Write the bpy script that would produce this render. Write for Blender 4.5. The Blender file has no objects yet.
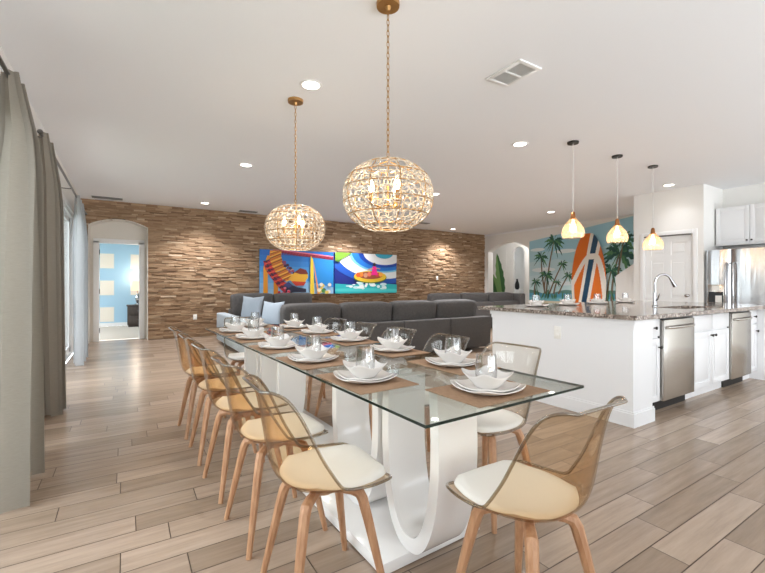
import bpy, bmesh, math, random
from mathutils import Vector, Matrix
random.seed(7)
R = math.radians
PI = math.pi
sc = bpy.context.scene
COL = sc.collection

# ------------------------------------------------------------------ helpers
def lin(c):
    def f(v):
        v /= 255.0
        return v / 12.92 if v <= 0.04045 else ((v + 0.055) / 1.055) ** 2.4
    return (f(c[0]), f(c[1]), f(c[2]), 1.0)

def pmat(name, rgb, rough=0.5, metal=0.0, spec=0.5, bump=None, var=None, emit=None, coat=0.0):
    m = bpy.data.materials.new(name); m.use_nodes = True
    nt = m.node_tree; b = nt.nodes['Principled BSDF']
    b.inputs['Base Color'].default_value = lin(rgb)
    b.inputs['Roughness'].default_value = rough
    b.inputs['Metallic'].default_value = metal
    b.inputs['Specular IOR Level'].default_value = spec
    b.inputs['Coat Weight'].default_value = coat
    tc = nt.nodes.new('ShaderNodeTexCoord')
    if var:                                   # var = (rgb2, scale(x,y,z))
        mp = nt.nodes.new('ShaderNodeMapping'); mp.inputs['Scale'].default_value = var[1]
        nz = nt.nodes.new('ShaderNodeTexNoise'); nz.inputs['Scale'].default_value = 1.0
        nz.inputs['Detail'].default_value = 4
        rp = nt.nodes.new('ShaderNodeValToRGB')
        rp.color_ramp.elements[0].position = 0.35; rp.color_ramp.elements[1].position = 0.65
        rp.color_ramp.elements[0].color = lin(rgb); rp.color_ramp.elements[1].color = lin(var[0])
        nt.links.new(tc.outputs['Object'], mp.inputs[0]); nt.links.new(mp.outputs[0], nz.inputs['Vector'])
        nt.links.new(nz.outputs['Fac'], rp.inputs[0]); nt.links.new(rp.outputs[0], b.inputs['Base Color'])
    if bump:                                  # bump = (scale, strength)
        nz = nt.nodes.new('ShaderNodeTexNoise'); nz.inputs['Scale'].default_value = bump[0]; nz.inputs['Detail'].default_value = 3
        bp = nt.nodes.new('ShaderNodeBump'); bp.inputs['Strength'].default_value = bump[1]; bp.inputs['Distance'].default_value = 0.01
        nt.links.new(tc.outputs['Object'], nz.inputs['Vector']); nt.links.new(nz.outputs['Fac'], bp.inputs['Height'])
        nt.links.new(bp.outputs[0], b.inputs['Normal'])
    if emit:
        b.inputs['Emission Color'].default_value = lin(emit[0]); b.inputs['Emission Strength'].default_value = emit[1]
    return m

def clear_mat(name, tint, ior=1.45, rough=0.0, boost=1.0, edge=None):
    """thin clear sheet: fresnel mix of tinted transparency and gloss"""
    m = bpy.data.materials.new(name); m.use_nodes = True
    nt = m.node_tree; nt.nodes.clear()
    o = nt.nodes.new('ShaderNodeOutputMaterial'); mx = nt.nodes.new('ShaderNodeMixShader')
    t = nt.nodes.new('ShaderNodeBsdfTransparent'); g = nt.nodes.new('ShaderNodeBsdfGlossy')
    t.inputs[0].default_value = (tint[0], tint[1], tint[2], 1); g.inputs['Roughness'].default_value = rough
    if edge:
        lw = nt.nodes.new('ShaderNodeLayerWeight'); lw.inputs[0].default_value = 0.35
        cm = nt.nodes.new('ShaderNodeMix'); cm.data_type = 'RGBA'
        cm.inputs['A'].default_value = (tint[0], tint[1], tint[2], 1); cm.inputs['B'].default_value = (edge[0], edge[1], edge[2], 1)
        nt.links.new(lw.outputs['Facing'], cm.inputs['Factor']); nt.links.new(cm.outputs['Result'], t.inputs[0])
    r0 = ((ior - 1) / (ior + 1)) ** 2
    fw = nt.nodes.new('ShaderNodeLayerWeight'); fw.inputs[0].default_value = 0.5      # facing = 1 - |cos|
    pw_ = nt.nodes.new('ShaderNodeMath'); pw_.operation = 'POWER'; pw_.inputs[1].default_value = 5.0
    mu = nt.nodes.new('ShaderNodeMath'); mu.operation = 'MULTIPLY_ADD'; mu.use_clamp = True
    mu.inputs[1].default_value = (1 - r0) * boost; mu.inputs[2].default_value = r0 * boost
    nt.links.new(fw.outputs['Facing'], pw_.inputs[0]); nt.links.new(pw_.outputs[0], mu.inputs[0]); nt.links.new(mu.outputs[0], mx.inputs[0])
    nt.links.new(t.outputs[0], mx.inputs[1]); nt.links.new(g.outputs[0], mx.inputs[2]); nt.links.new(mx.outputs[0], o.inputs[0])
    return m

def emis(name, rgb, s):
    m = bpy.data.materials.new(name); m.use_nodes = True
    nt = m.node_tree; nt.nodes.clear()
    o = nt.nodes.new('ShaderNodeOutputMaterial'); e = nt.nodes.new('ShaderNodeEmission')
    e.inputs[0].default_value = lin(rgb); e.inputs[1].default_value = s
    nt.links.new(e.outputs[0], o.inputs[0]); return m

class MB:
    """collects shapes and links them as ONE mesh object"""
    def __init__(s): s.bm = bmesh.new(); s.M = Matrix.Identity(4)
    def _v(s, p): return s.bm.verts.new(s.M @ Vector(p))
    def face(s, pts, mi=0):
        f = s.bm.faces.new([s._v(p) for p in pts]); f.material_index = mi; return f
    def merge(s, b2, mi=0, keep=False):
        vm = {}
        for v in b2.verts: vm[v] = s._v(v.co)
        for f in b2.faces:
            try: nf = s.bm.faces.new([vm[v] for v in f.verts])
            except ValueError: continue
            nf.material_index = f.material_index if keep else mi
        b2.free()
    def box(s, a, b, mi=0, bev=0.0, seg=2, rot=None):
        b2 = bmesh.new()
        a = Vector(a); b = Vector(b); c = (a + b) / 2; d = b - a
        bmesh.ops.create_cube(b2, size=1.0)
        for v in b2.verts: v.co = Vector((v.co.x * d.x, v.co.y * d.y, v.co.z * d.z))
        if bev > 0:
            bmesh.ops.bevel(b2, geom=list(b2.edges), offset=min(bev, 0.49 * min(abs(d.x), abs(d.y), abs(d.z))), segments=seg, profile=0.5, affect='EDGES')
        for v in b2.verts:
            if rot: v.co = rot @ v.co
            v.co += c
        s.merge(b2, mi)
    def grid(s, P, mi=0, cu=False, cv=False, flip=False):
        """P[i][j] points -> quads"""
        V = [[s._v(p) for p in row] for row in P]
        n, m = len(V), len(V[0])
        for i in range(n if cu else n - 1):
            for j in range(m if cv else m - 1):
                q = [V[i][j], V[(i + 1) % n][j], V[(i + 1) % n][(j + 1) % m], V[i][(j + 1) % m]]
                if flip: q.reverse()
                try: f = s.bm.faces.new(q); f.material_index = mi
                except ValueError: pass
        return V
    def cap(s, ring, mi=0):
        try: f = s.bm.faces.new(ring); f.material_index = mi
        except ValueError: pass
    def lathe(s, prof, c=(0, 0, 0), n=24, mi=0, caps=True):
        P = [[(c[0] + r * math.cos(2 * PI * k / n), c[1] + r * math.sin(2 * PI * k / n), c[2] + z) for k in range(n)] for r, z in prof]
        V = s.grid(P, mi, cv=True, flip=True)
        if caps: s.cap(list(reversed(V[0])), mi); s.cap(V[-1], mi)
    def tube(s, pts, r, n=8, mi=0, closed=False, caps=True):
        pts = [Vector(p) for p in pts]; N = len(pts); rings = []
        rr = r if isinstance(r, (list, tuple)) else [r] * N
        up = None
        for i in range(N):
            if closed: t = (pts[(i + 1) % N] - pts[i - 1])
            else: t = (pts[min(i + 1, N - 1)] - pts[max(i - 1, 0)])
            t.normalize()
            if up is None:
                up = Vector((0, 0, 1)) if abs(t.z) < 0.9 else Vector((1, 0, 0))
            u = up - t * up.dot(t)
            if u.length < 1e-5: u = t.orthogonal()
            u.normalize(); w = t.cross(u); up = u
            rings.append([pts[i] + (u * math.cos(2 * PI * k / n) + w * math.sin(2 * PI * k / n)) * rr[i] for k in range(n)])
        V = s.grid(rings, mi, cu=closed, cv=True)
        if caps and not closed: s.cap(list(reversed(V[0])), mi); s.cap(V[-1], mi)
    def prism(s, poly, axis, a, b, mi=0):
        """poly: 2D points; axis 0/1/2 = extrusion axis from a to b"""
        def P(p, w):
            if axis == 0: return (w, p[0], p[1])
            if axis == 1: return (p[0], w, p[1])
            return (p[0], p[1], w)
        A = [s._v(P(p, a)) for p in poly]; B = [s._v(P(p, b)) for p in poly]
        n = len(poly)
        for i in range(n):
            f = s.bm.faces.new([A[i], A[(i + 1) % n], B[(i + 1) % n], B[i]]); f.material_index = mi
        f = s.bm.faces.new(list(reversed(A))); f.material_index = mi
        f = s.bm.faces.new(B); f.material_index = mi
    def build(s, name, mats, parent=None, smooth=None, loc=None, rotz=0.0, fix=True):
        if fix: bmesh.ops.recalc_face_normals(s.bm, faces=list(s.bm.faces))
        me = bpy.data.meshes.new(name); s.bm.to_mesh(me); s.bm.free()
        for m in (mats if isinstance(mats, (list, tuple)) else [mats]): me.materials.append(m)
        if smooth is not None:
            for p in me.polygons: p.use_smooth = True
            me.set_sharp_from_angle(angle=R(smooth))
        o = bpy.data.objects.new(name, me); COL.objects.link(o)
        if parent: o.parent = parent
        if loc: o.location = loc
        o.rotation_euler.z = rotz
        return o

def tag(o, label, cat, group=None, kind=None):
    o['label'] = label; o['category'] = cat
    if group: o['group'] = group
    if kind: o['kind'] = kind
    return o
def struct(o): o['kind'] = 'structure'; return o
def empty(name, loc, rotz=0.0):
    o = bpy.data.objects.new(name, None); COL.objects.link(o); o.empty_display_size = 0.1
    o.location = loc; o.rotation_euler.z = rotz; return o
def dup(o, loc, rotz=0.0, label=None):
    r = o.copy(); COL.objects.link(r); r.location = loc; r.rotation_euler = (0, 0, rotz)
    if label: r['label'] = label
    def rec(src, dst):
        for ch in list(src.children):
            c = ch.copy(); COL.objects.link(c); c.parent = dst; rec(ch, c)
    rec(o, r)
    return r
def seq(proto, i, loc, rotz, label):
    if i == 0:
        proto.location = loc; proto.rotation_euler.z = rotz; proto['label'] = label; return proto
    return dup(proto, loc, rotz, label)

# ------------------------------------------------------------------ materials
M = {}
M['wall'] = pmat('wall_paint', (232, 230, 226), 0.75, bump=(220, 0.03))
M['ceil'] = pmat('ceiling_paint', (240, 241, 243), 0.85, bump=(60, 0.06))
M['trim'] = pmat('white_trim', (238, 238, 237), 0.4)
M['cab'] = pmat('white_cabinet', (232, 232, 233), 0.38)
M['alcove'] = pmat('alcove_paint', (222, 216, 206), 0.7)
M['blue'] = pmat('bedroom_blue', (168, 204, 226), 0.8)
M['sqr'] = pmat('bedroom_square', (236, 228, 214), 0.8)
M['carpet'] = pmat('carpet', (206, 194, 180), 0.95, bump=(300, 0.3))
M['steel'] = pmat('stainless', (196, 192, 186), 0.27, 1.0, bump=(4, 0.05))
M['steelf'] = pmat('fridge_steel', (192, 192, 193), 0.24, 1.0)
M['chrome'] = pmat('chrome', (184, 184, 186), 0.12, 1.0)
M['nickel'] = pmat('rod_nickel', (120, 118, 115), 0.35, 0.9)
M['black'] = pmat('black_plastic', (24, 24, 25), 0.35)
M['dark'] = pmat('toe_dark', (38, 33, 30), 0.7)
M['bronze'] = pmat('dark_bronze', (54, 50, 46), 0.4, 0.6)
M['gold'] = pmat('antique_gold', (176, 134, 82), 0.38, 0.75)
M['bead'] = pmat('crystal_bead', (206, 192, 172), 0.12, 0.0, 0.9, coat=0.6)
M['wood'] = pmat('beech_leg', (190, 146, 110), 0.45, var=((168, 122, 88), (60, 60, 6)))
M['pad'] = pmat('seat_pad', (236, 232, 226), 0.6, bump=(90, 0.05))
M['shell'] = clear_mat('amber_acrylic', (0.985, 0.92, 0.825), 1.45, 0.0, 1.0, edge=(0.92, 0.80, 0.64))
M['shellc'] = clear_mat('smoke_acrylic', (0.985, 0.975, 0.95), 1.45, 0.0, 1.0, edge=(0.89, 0.86, 0.80))
M['rim'] = clear_mat('acrylic_rim', (0.64, 0.57, 0.46), 1.6, 0.08, 2.6)
M['china'] = pmat('white_china', (228, 224, 220), 0.16, 0, 0.5)
M['glass'] = clear_mat('drinking_glass', (0.985, 0.985, 0.985), 1.6, 0.0, 2.4, edge=(0.82, 0.83, 0.84))
M['mat'] = pmat('woven_placemat', (162, 130, 102), 0.8, var=((138, 108, 82), (260, 40, 1)), bump=(420, 0.3))
M['top'] = clear_mat('table_glass', (0.93, 0.965, 0.95), 1.5, 0.0, 1.0)
M['topedge'] = pmat('table_glass_edge', (26, 44, 40), 0.1, 0, 0.6)
M['lacq'] = pmat('white_lacquer', (240, 238, 236), 0.12, 0, 0.5, coat=0.4)
M['sofa'] = pmat('charcoal_fabric', (74, 71, 70), 0.85, bump=(400, 0.12), var=((84, 81, 79), (40, 40, 40)))
M['sofap'] = pmat('slate_pillow', (150, 159, 168), 0.9, bump=(300, 0.1)); M['sofal'] = pmat('pale_fabric', (166, 174, 180), 0.85, bump=(400, 0.1))
M['curt'] = None
M['plastic'] = pmat('white_plastic', (238, 236, 230), 0.4)
M['walnut'] = pmat('dark_nightstand', (70, 58, 50), 0.5, var=((56, 46, 40), (30, 30, 4)))
M['grass'] = pmat('lawn', (86, 128, 62), 0.9, var=((64, 104, 46), (8, 8, 8)))
M['hedge'] = pmat('hedge_leaf', (58, 92, 48), 0.8, var=((88, 124, 66), (20, 20, 20)))
M['patio'] = pmat('patio_concrete', (196, 190, 180), 0.85)
M['lens'] = emis('downlight_lens', (255, 246, 232), 14.0)
M['bulb'] = emis('warm_bulb', (255, 224, 184), 9.0)
M['bulbc'] = emis('chandelier_bulb', (255, 220, 170), 16.0)
def seeded(name, rgb, tint, k):
    m = bpy.data.materials.new(name); m.use_nodes = True; nt = m.node_tree; nt.nodes.clear()
    o = nt.nodes.new('ShaderNodeOutputMaterial'); mx = nt.nodes.new('ShaderNodeMixShader'); m2 = nt.nodes.new('ShaderNodeMixShader')
    t = nt.nodes.new('ShaderNodeBsdfTransparent'); d = nt.nodes.new('ShaderNodeBsdfTranslucent'); g = nt.nodes.new('ShaderNodeBsdfGlossy')
    t.inputs[0].default_value = (*tint, 1); d.inputs[0].default_value = lin(rgb); g.inputs['Roughness'].default_value = 0.1
    mx.inputs[0].default_value = k; m2.inputs[0].default_value = 0.05
    nt.links.new(t.outputs[0], mx.inputs[1]); nt.links.new(d.outputs[0], mx.inputs[2]); nt.links.new(mx.outputs[0], m2.inputs[1]); nt.links.new(g.outputs[0], m2.inputs[2]); nt.links.new(m2.outputs[0], o.inputs[0])
    return m
M['amber'] = seeded('amber_pendant_glass', (255, 228, 204), (0.99, 0.90, 0.78), 0.16)
M['copper'] = pmat('copper_cap', (172, 116, 72), 0.3, 0.85)
M['cord'] = pmat('white_cord', (205, 203, 200), 0.6)
M['shade'] = emis('lamp_shade', (255, 218, 178), 1.5)
M['granite'] = None

def granite():
    m = bpy.data.materials.new('granite'); m.use_nodes = True; nt = m.node_tree; b = nt.nodes['Principled BSDF']
    tc = nt.nodes.new('ShaderNodeTexCoord')
    v = nt.nodes.new('ShaderNodeTexVoronoi'); v.inputs['Scale'].default_value = 70
    n = nt.nodes.new('ShaderNodeTexNoise'); n.inputs['Scale'].default_value = 45; n.inputs['Detail'].default_value = 5
    r = nt.nodes.new('ShaderNodeValToRGB'); e = r.color_ramp.elements
    e[0].position = 0.0; e[0].color = lin((48, 44, 42)); e[1].position = 1.0; e[1].color = lin((214, 204, 194))
    for p, c in ((0.3, (92, 82, 76)), (0.5, (150, 138, 128)), (0.62, (120, 104, 96)), (0.75, (190, 178, 168))):
        x = e.new(p); x.color = lin(c)
    a = nt.nodes.new('ShaderNodeMath'); a.operation = 'ADD'
    s1 = nt.nodes.new('ShaderNodeSeparateColor')
    k = nt.nodes.new('ShaderNodeMath'); k.operation = 'MULTIPLY'; k.inputs[1].default_value = 0.55
    k2 = nt.nodes.new('ShaderNodeMath'); k2.operation = 'MULTIPLY'; k2.inputs[1].default_value = 0.5
    nt.links.new(tc.outputs['Object'], v.inputs['Vector']); nt.links.new(tc.outputs['Object'], n.inputs['Vector'])
    nt.links.new(v.outputs['Color'], s1.inputs[0]); nt.links.new(s1.outputs[0], k.inputs[0]); nt.links.new(n.outputs['Fac'], k2.inputs[0])
    nt.links.new(k.outputs[0], a.inputs[0]); nt.links.new(k2.outputs[0], a.inputs[1]); nt.links.new(a.outputs[0], r.inputs[0])
    nt.links.new(r.outputs[0], b.inputs['Base Color']); b.inputs['Roughness'].default_value = 0.08
    b.inputs['Specular IOR Level'].default_value = 0.7
    return m
M['granite'] = granite()
def ripple(m):
    nt = m.node_tree; b = nt.nodes['Principled BSDF']; tc = nt.nodes.new('ShaderNodeTexCoord'); mp = nt.nodes.new('ShaderNodeMapping'); mp.inputs['Scale'].default_value = (1, 9, 1.3)
    nz = nt.nodes.new('ShaderNodeTexNoise'); nz.inputs['Scale'].default_value = 1.0; nz.inputs['Detail'].default_value = 1
    bp = nt.nodes.new('ShaderNodeBump'); bp.inputs['Strength'].default_value = 0.5; bp.inputs['Distance'].default_value = 0.02
    nt.links.new(tc.outputs['Object'], mp.inputs[0]); nt.links.new(mp.outputs[0], nz.inputs['Vector']); nt.links.new(nz.outputs['Fac'], bp.inputs['Height']); nt.links.new(bp.outputs[0], b.inputs['Normal'])
ripple(M['steelf'])

def curtain_mat(name, rgb, trans):
    m = bpy.data.materials.new(name); m.use_nodes = True; nt = m.node_tree; nt.nodes.clear()
    o = nt.nodes.new('ShaderNodeOutputMaterial'); mx = nt.nodes.new('ShaderNodeMixShader')
    d = nt.nodes.new('ShaderNodeBsdfDiffuse'); t = nt.nodes.new('ShaderNodeBsdfTranslucent')
    tc = nt.nodes.new('ShaderNodeTexCoord'); mp = nt.nodes.new('ShaderNodeMapping'); mp.inputs['Scale'].default_value = (40, 40, 400)
    nz = nt.nodes.new('ShaderNodeTexNoise'); nz.inputs['Scale'].default_value = 1
    rp = nt.nodes.new('ShaderNodeValToRGB'); c2 = tuple(v * 0.9 for v in rgb)
    rp.color_ramp.elements[0].color = lin(c2); rp.color_ramp.elements[1].color = lin(rgb)
    nt.links.new(tc.outputs['Object'], mp.inputs[0]); nt.links.new(mp.outputs[0], nz.inputs['Vector']); nt.links.new(nz.outputs['Fac'], rp.inputs[0])
    nt.links.new(rp.outputs[0], d.inputs[0]); nt.links.new(rp.outputs[0], t.inputs[0])
    mx.inputs[0].default_value = trans
    nt.links.new(d.outputs[0], mx.inputs[1]); nt.links.new(t.outputs[0], mx.inputs[2]); nt.links.new(mx.outputs[0], o.inputs[0])
    return m
M['curt'] = curtain_mat('taupe_curtain', (170, 162, 150), 0.36)

def tone_mat(name, stops, rough, grain, bump, gstr=0.35, gcol=(0.62, 0.6, 0.58), spec=0.5):
    """per-piece 'tone' attribute drives the piece colour, stretched noise the grain"""
    m = bpy.data.materials.new(name); m.use_nodes = True; nt = m.node_tree; b = nt.nodes['Principled BSDF']
    at = nt.nodes.new('ShaderNodeAttribute'); at.attribute_name = 'tone'
    rp = nt.nodes.new('ShaderNodeValToRGB'); e = rp.color_ramp.elements
    e[0].position = stops[0][0]; e[0].color = lin(stops[0][1]); e[1].position = stops[-1][0]; e[1].color = lin(stops[-1][1])
    for p, c in stops[1:-1]: x = e.new(p); x.color = lin(c)
    nt.links.new(at.outputs['Fac'], rp.inputs[0])
    tc = nt.nodes.new('ShaderNodeTexCoord'); ad = nt.nodes.new('ShaderNodeVectorMath'); ad.operation = 'ADD'
    sc_ = nt.nodes.new('ShaderNodeVectorMath'); sc_.operation = 'SCALE'; sc_.inputs['Scale'].default_value = 37.0
    nt.links.new(at.outputs['Vector'], sc_.inputs[0]); nt.links.new(tc.outputs['Object'], ad.inputs[0]); nt.links.new(sc_.outputs[0], ad.inputs[1])
    mp = nt.nodes.new('ShaderNodeMapping'); mp.inputs['Scale'].default_value = grain
    nt.links.new(ad.outputs[0], mp.inputs[0])
    nz = nt.nodes.new('ShaderNodeTexNoise'); nz.inputs['Scale'].default_value = 1.0; nz.inputs['Detail'].default_value = 6; nz.inputs['Roughness'].default_value = 0.65
    nt.links.new(mp.outputs[0], nz.inputs['Vector'])
    r2 = nt.nodes.new('ShaderNodeValToRGB'); r2.color_ramp.elements[0].position = 0.32; r2.color_ramp.elements[1].position = 0.68
    r2.color_ramp.elements[0].color = (*gcol, 1); r2.color_ramp.elements[1].color = (1.15, 1.15, 1.15, 1)
    nt.links.new(nz.outputs['Fac'], r2.inputs[0])
    mx = nt.nodes.new('ShaderNodeMix'); mx.data_type = 'RGBA'; mx.blend_type = 'MULTIPLY'; mx.inputs['Factor'].default_value = gstr
    nt.links.new(rp.outputs[0], mx.inputs['A']); nt.links.new(r2.outputs[0], mx.inputs['B']); nt.links.new(mx.outputs['Result'], b.inputs['Base Color'])
    b.inputs['Roughness'].default_value = rough; b.inputs['Specular IOR Level'].default_value = spec
    bp = nt.nodes.new('ShaderNodeBump'); bp.inputs['Strength'].default_value = bump; bp.inputs['Distance'].default_value = 0.004
    nt.links.new(nz.outputs['Fac'], bp.inputs['Height']); nt.links.new(bp.outputs[0], b.inputs['Normal'])
    return m
M['plank'] = tone_mat('plank_tile', [(0, (150, 131, 113)), (0.4, (164, 144, 126)), (0.75, (176, 156, 138)), (1, (156, 137, 119))], 0.24, (2.0, 26, 1), 0.04, 0.6, (0.70, 0.67, 0.64))
M['grout'] = pmat('grout', (92, 76, 64), 0.9)
M['ledger'] = tone_mat('ledger_wood', [(0, (118, 92, 70)), (0.25, (146, 117, 90)), (0.5, (166, 137, 108)), (0.8, (190, 162, 132)), (1, (216, 196, 170))], 0.7, (5, 5, 60), 0.3, 0.6, (0.55, 0.5, 0.46), 0.25)
M['ledgerb'] = pmat('ledger_backing', (58, 42, 32), 0.9)

CEIL = 2.86
# ------------------------------------------------------------------ floor of wood look planks
FX0, FX1, FY0, FY1 = -0.75, 10.36, -2.6, 9.9
b = MB(); tones = []
b.face([(FX0, FY0, -0.003), (FX1, FY0, -0.003), (FX1, FY1 + 0.38, -0.003), (FX0, FY1 + 0.38, -0.003)], 1); tones.append(0.0)
known = {-2: 2.358, -1: 2.005, 0: 2.193, 1: 3.29, 2: 2.79, 8: 0.187, 9: 0.047, 10: 0.339, 11: -0.29, 13: -0.04, 14: -0.42}
g = 0.0022
k0 = int(math.floor((FY0 - 0.905) / 0.1508)); k1 = int(math.ceil((FY1 - 0.905) / 0.1508))
for k in range(k0, k1):
    y0 = 0.905 + 0.1508 * k; y1 = y0 + 0.1508
    y0 = max(y0, FY0); y1 = min(y1, FY1)
    off = known.get(k, random.random() * 0.9)
    x = off - 0.9 * math.ceil((off - FX0) / 0.9)
    while x < FX1:
        a, c = max(x, FX0), min(x + 0.895, FX1)
        if c - a > 0.02 and y1 - y0 > 0.01:
            b.face([(a + g, y0 + g, 0), (c - g, y0 + g, 0), (c - g, y1 - g, 0), (a + g, y1 - g, 0)], 0); tones.append(random.random())
        x += 0.895
b.face([(-0.62, FY1, 0), (0.42, FY1, 0), (0.42, FY1 + 0.38, 0), (-0.62, FY1 + 0.38, 0)], 0); tones.append(0.6)
fl = b.build('floor', [M['plank'], M['grout']], fix=False); struct(fl)
def set_tone(o, tones):
    at = o.data.attributes.new('tone', 'FLOAT', 'FACE')
    for i, t in enumerate(tones): at.data[i].value = t
set_tone(fl, tones)

# ceiling
b = MB(); b.box((-0.95, FY0, CEIL), (10.6, 10.35, CEIL + 0.1)); struct(b.build('ceiling', M['ceil']))

# ------------------------------------------------------------------ far wall with stacked ledger strips and an arched recess
AX0, AX1, AZ0, AZ1 = -0.627, 0.399, 2.36, 2.50        # arch opening
def arch_z(x):
    t = (x - (AX0 + AX1) / 2) / ((AX1 - AX0) / 2); t = max(-1, min(1, t))
    rise = AZ1 - AZ0; half = (AX1 - AX0) / 2; rr = (half * half + rise * rise) / (2 * rise)
    return AZ1 - rr + math.sqrt(max(0, rr * rr - (t * half) ** 2))
def arch_wall(b, axis, w0, w1, lo, hi, o0, o1, zs, zp, top, mi=0, n=16):
    """wall slab with an arched opening; axis 0: wall spans y at x=w0..w1, axis 1: spans x at y=w0..w1"""
    half = (o1 - o0) / 2; rise = zp - zs; rr = (half * half + rise * rise) / (2 * rise); cx = (o0 + o1) / 2
    f = lambda u: zp - rr + math.sqrt(max(0, rr * rr - (u - cx) ** 2))
    ax = 0 if axis == 0 else 1
    if o0 > lo: b.prism([(lo, 0), (o0, 0), (o0, top), (lo, top)], ax, w0, w1, mi)
    if hi > o1: b.prism([(o1, 0), (hi, 0), (hi, top), (o1, top)], ax, w0, w1, mi)
    for i in range(n):
        u0 = o0 + (o1 - o0) * i / n; u1 = o0 + (o1 - o0) * (i + 1) / n
        b.prism([(u0, f(u0)), (u1, f(u1)), (u1, top), (u0, top)], ax, w0, w1, mi)
b = MB(); tn = []
arch_wall(b, 1, 9.94, 10.22, -0.75, 10.36, AX0, AX1, AZ0, AZ1, CEIL, 1)
b.bm.faces.ensure_lookup_table(); tn += [0.0] * len(b.bm.faces)
z = 0.0; row = 0.0
while z < CEIL - 0.004:
    hh = random.choice((0.022, 0.028, 0.034, 0.04)); z1 = min(CEIL, z + hh)
    spans = [(-0.75, 10.36)]
    zm = (z + z1) / 2
    if zm < AZ0: spans = [(-0.75, AX0), (AX1, 10.36)]
    elif zm < AZ1:
        half = (AX1 - AX0) / 2; rise = AZ1 - AZ0; rr = (half * half + rise * rise) / (2 * rise)
        w = math.sqrt(max(0, rr * rr - (zm - AZ1 + rr) ** 2)); spans = [(-0.75, -0.114 - w), (-0.114 + w, 10.36)]
    for s0, s1 in spans:
        x = s0
        while x < s1 - 1e-4:
            L = random.uniform(0.10, 0.34); xe = min(s1, x + L)
            if s1 - xe < 0.06: xe = s1
            d = random.choice((0.012, 0.018, 0.024, 0.032, 0.04))
            n0 = len(b.bm.faces)
            b.box((x + 0.0008, 9.94 - d, z + 0.0008), (xe - 0.0008, 9.942, z1 - 0.0008), 0)
            t = min(1, max(0, random.gauss(0.48, 0.2))); tn += [t] * (len(b.bm.faces) - n0)
            x = xe
    z = z1
bw = b.build('wall_far', [M['ledger'], M['ledgerb']]); struct(bw); set_tone(bw, tn)

# recess behind the arch: panel, door casing
b = MB()
for a in (((-0.627, 10.22, 0), (-0.50, 10.3, 2.6)), ((0.27, 10.22, 0), (0.399, 10.3, 2.6)), ((-0.50, 10.22, 2.09), (0.27, 10.3, 2.6))): b.box(*a)
struct(b.build('wall_alcove', M['alcove']))
b = MB()   # plaster lining of the arch, edge of the reveal
pts = [(AX0, 0)] + [(AX0 + (AX1 - AX0) * i / 20, arch_z(AX0 + (AX1 - AX0) * i / 20)) for i in range(21)] + [(AX1, 0)]
cxa = (AX0 + AX1) / 2
for i in range(len(pts) - 1):
    p, q = pts[i], pts[i + 1]
    def inn(p): return (cxa + (p[0] - cxa) * 0.982, p[1] - (0.009 if p[1] > 0 else 0))
    b.prism([p, q, inn(q), inn(p)], 1, 9.89, 10.219)
struct(b.build('trim_1', M['alcove']))
b = MB()
for a in (((-0.56, 10.19, 0), (-0.46, 10.218, 2.07)), ((0.245, 10.19, 0), (0.345, 10.218, 2.07)), ((-0.56, 10.19, 2.03), (0.345, 10.218, 2.12)),
          ((-0.475, 10.2, 0), (-0.462, 10.42, 2.05)), ((0.247, 10.2, 0), (0.26, 10.42, 2.05)), ((-0.47, 10.2, 2.035), (0.25, 10.42, 2.05))): b.box(*a, bev=0.003)
d1 = struct(b.build('door_1', M['trim'], smooth=40))
for zz in (0.22, 1.03, 1.84):
    b = MB(); b.box((-0.463, 10.23, zz - 0.05), (-0.452, 10.27, zz + 0.05)); b.tube([(-0.455, 10.225, zz - 0.05), (-0.455, 10.225, zz + 0.05)], 0.008, 8)
    b.build('hinge', M['black'], d1, smooth=40)

# bedroom beyond the door
b = MB(); b.box((-2.6, 10.42, -0.05), (3.0, 13.7, -0.002)); struct(b.build('floor_bedroom', M['carpet']))
b = MB(); b.box((-2.6, 13.7, 0), (3.0, 13.8, 2.8)); struct(b.build('wall_bedroom', M['blue']))
b = MB(); b.box((3.0, 10.3, 0), (3.1, 13.8, 2.8)); struct(b.build('wall_bedroom_right', M['blue']))
b = MB(); b.box((-2.6, 10.3, 2.75), (3.0, 13.8, 2.8)); struct(b.build('ceiling_bedroom', M['ceil']))
b = MB(); b.box((-2.6, 13.685, 0), (3.0, 13.7, 0.1)); struct(b.build('baseboard_bedroom', M['trim']))
b = MB()
for (x0, x1) in ((-0.60, -0.275), (0.12, 0.445)):
    for z0 in (0.13, 0.87, 1.62): b.box((x0, 13.697, z0), (x1, 13.70, z0 + 0.41))
struct(b.build('trim_2', M['sqr']))
ns = empty('nightstand', (0.34, 13.42, 0)); tag(ns, 'dark wood nightstand against the blue bedroom wall', 'nightstand')
b = MB(); b.box((-0.3, -0.22, 0.05), (0.3, 0.24, 0.57), bev=0.006); b.box((-0.28, -0.18, -0.0015), (0.28, 0.22, 0.05)); b.box((-0.32, -0.24, 0.57), (0.32, 0.25, 0.6), bev=0.006); b.build('body', M['walnut'], ns, smooth=40)
for zz in (0.09, 0.33):
    b = MB(); b.box((-0.27, -0.24, zz), (0.27, -0.22, zz + 0.21), bev=0.004); dr = b.build('drawer', M['walnut'], ns, smooth=40)
    b = MB(); b.tube([(-0.06, -0.25, zz + 0.11), (0.06, -0.25, zz + 0.11)], 0.008, 8); b.build('handle', M['chrome'], dr, smooth=40)
tl = empty('table_lamp', (0.29, 13.44, 0.6)); tag(tl, 'glowing bedside lamp with clear base standing on the dark nightstand', 'lamp')
b = MB(); b.lathe([(0.08, 0), (0.08, 0.02), (0.03, 0.05), (0.055, 0.12), (0.075, 0.19), (0.05, 0.27), (0.02, 0.33), (0.012, 0.4)], n=20); b.build('base', M['chrome'], tl, smooth=40)
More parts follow.
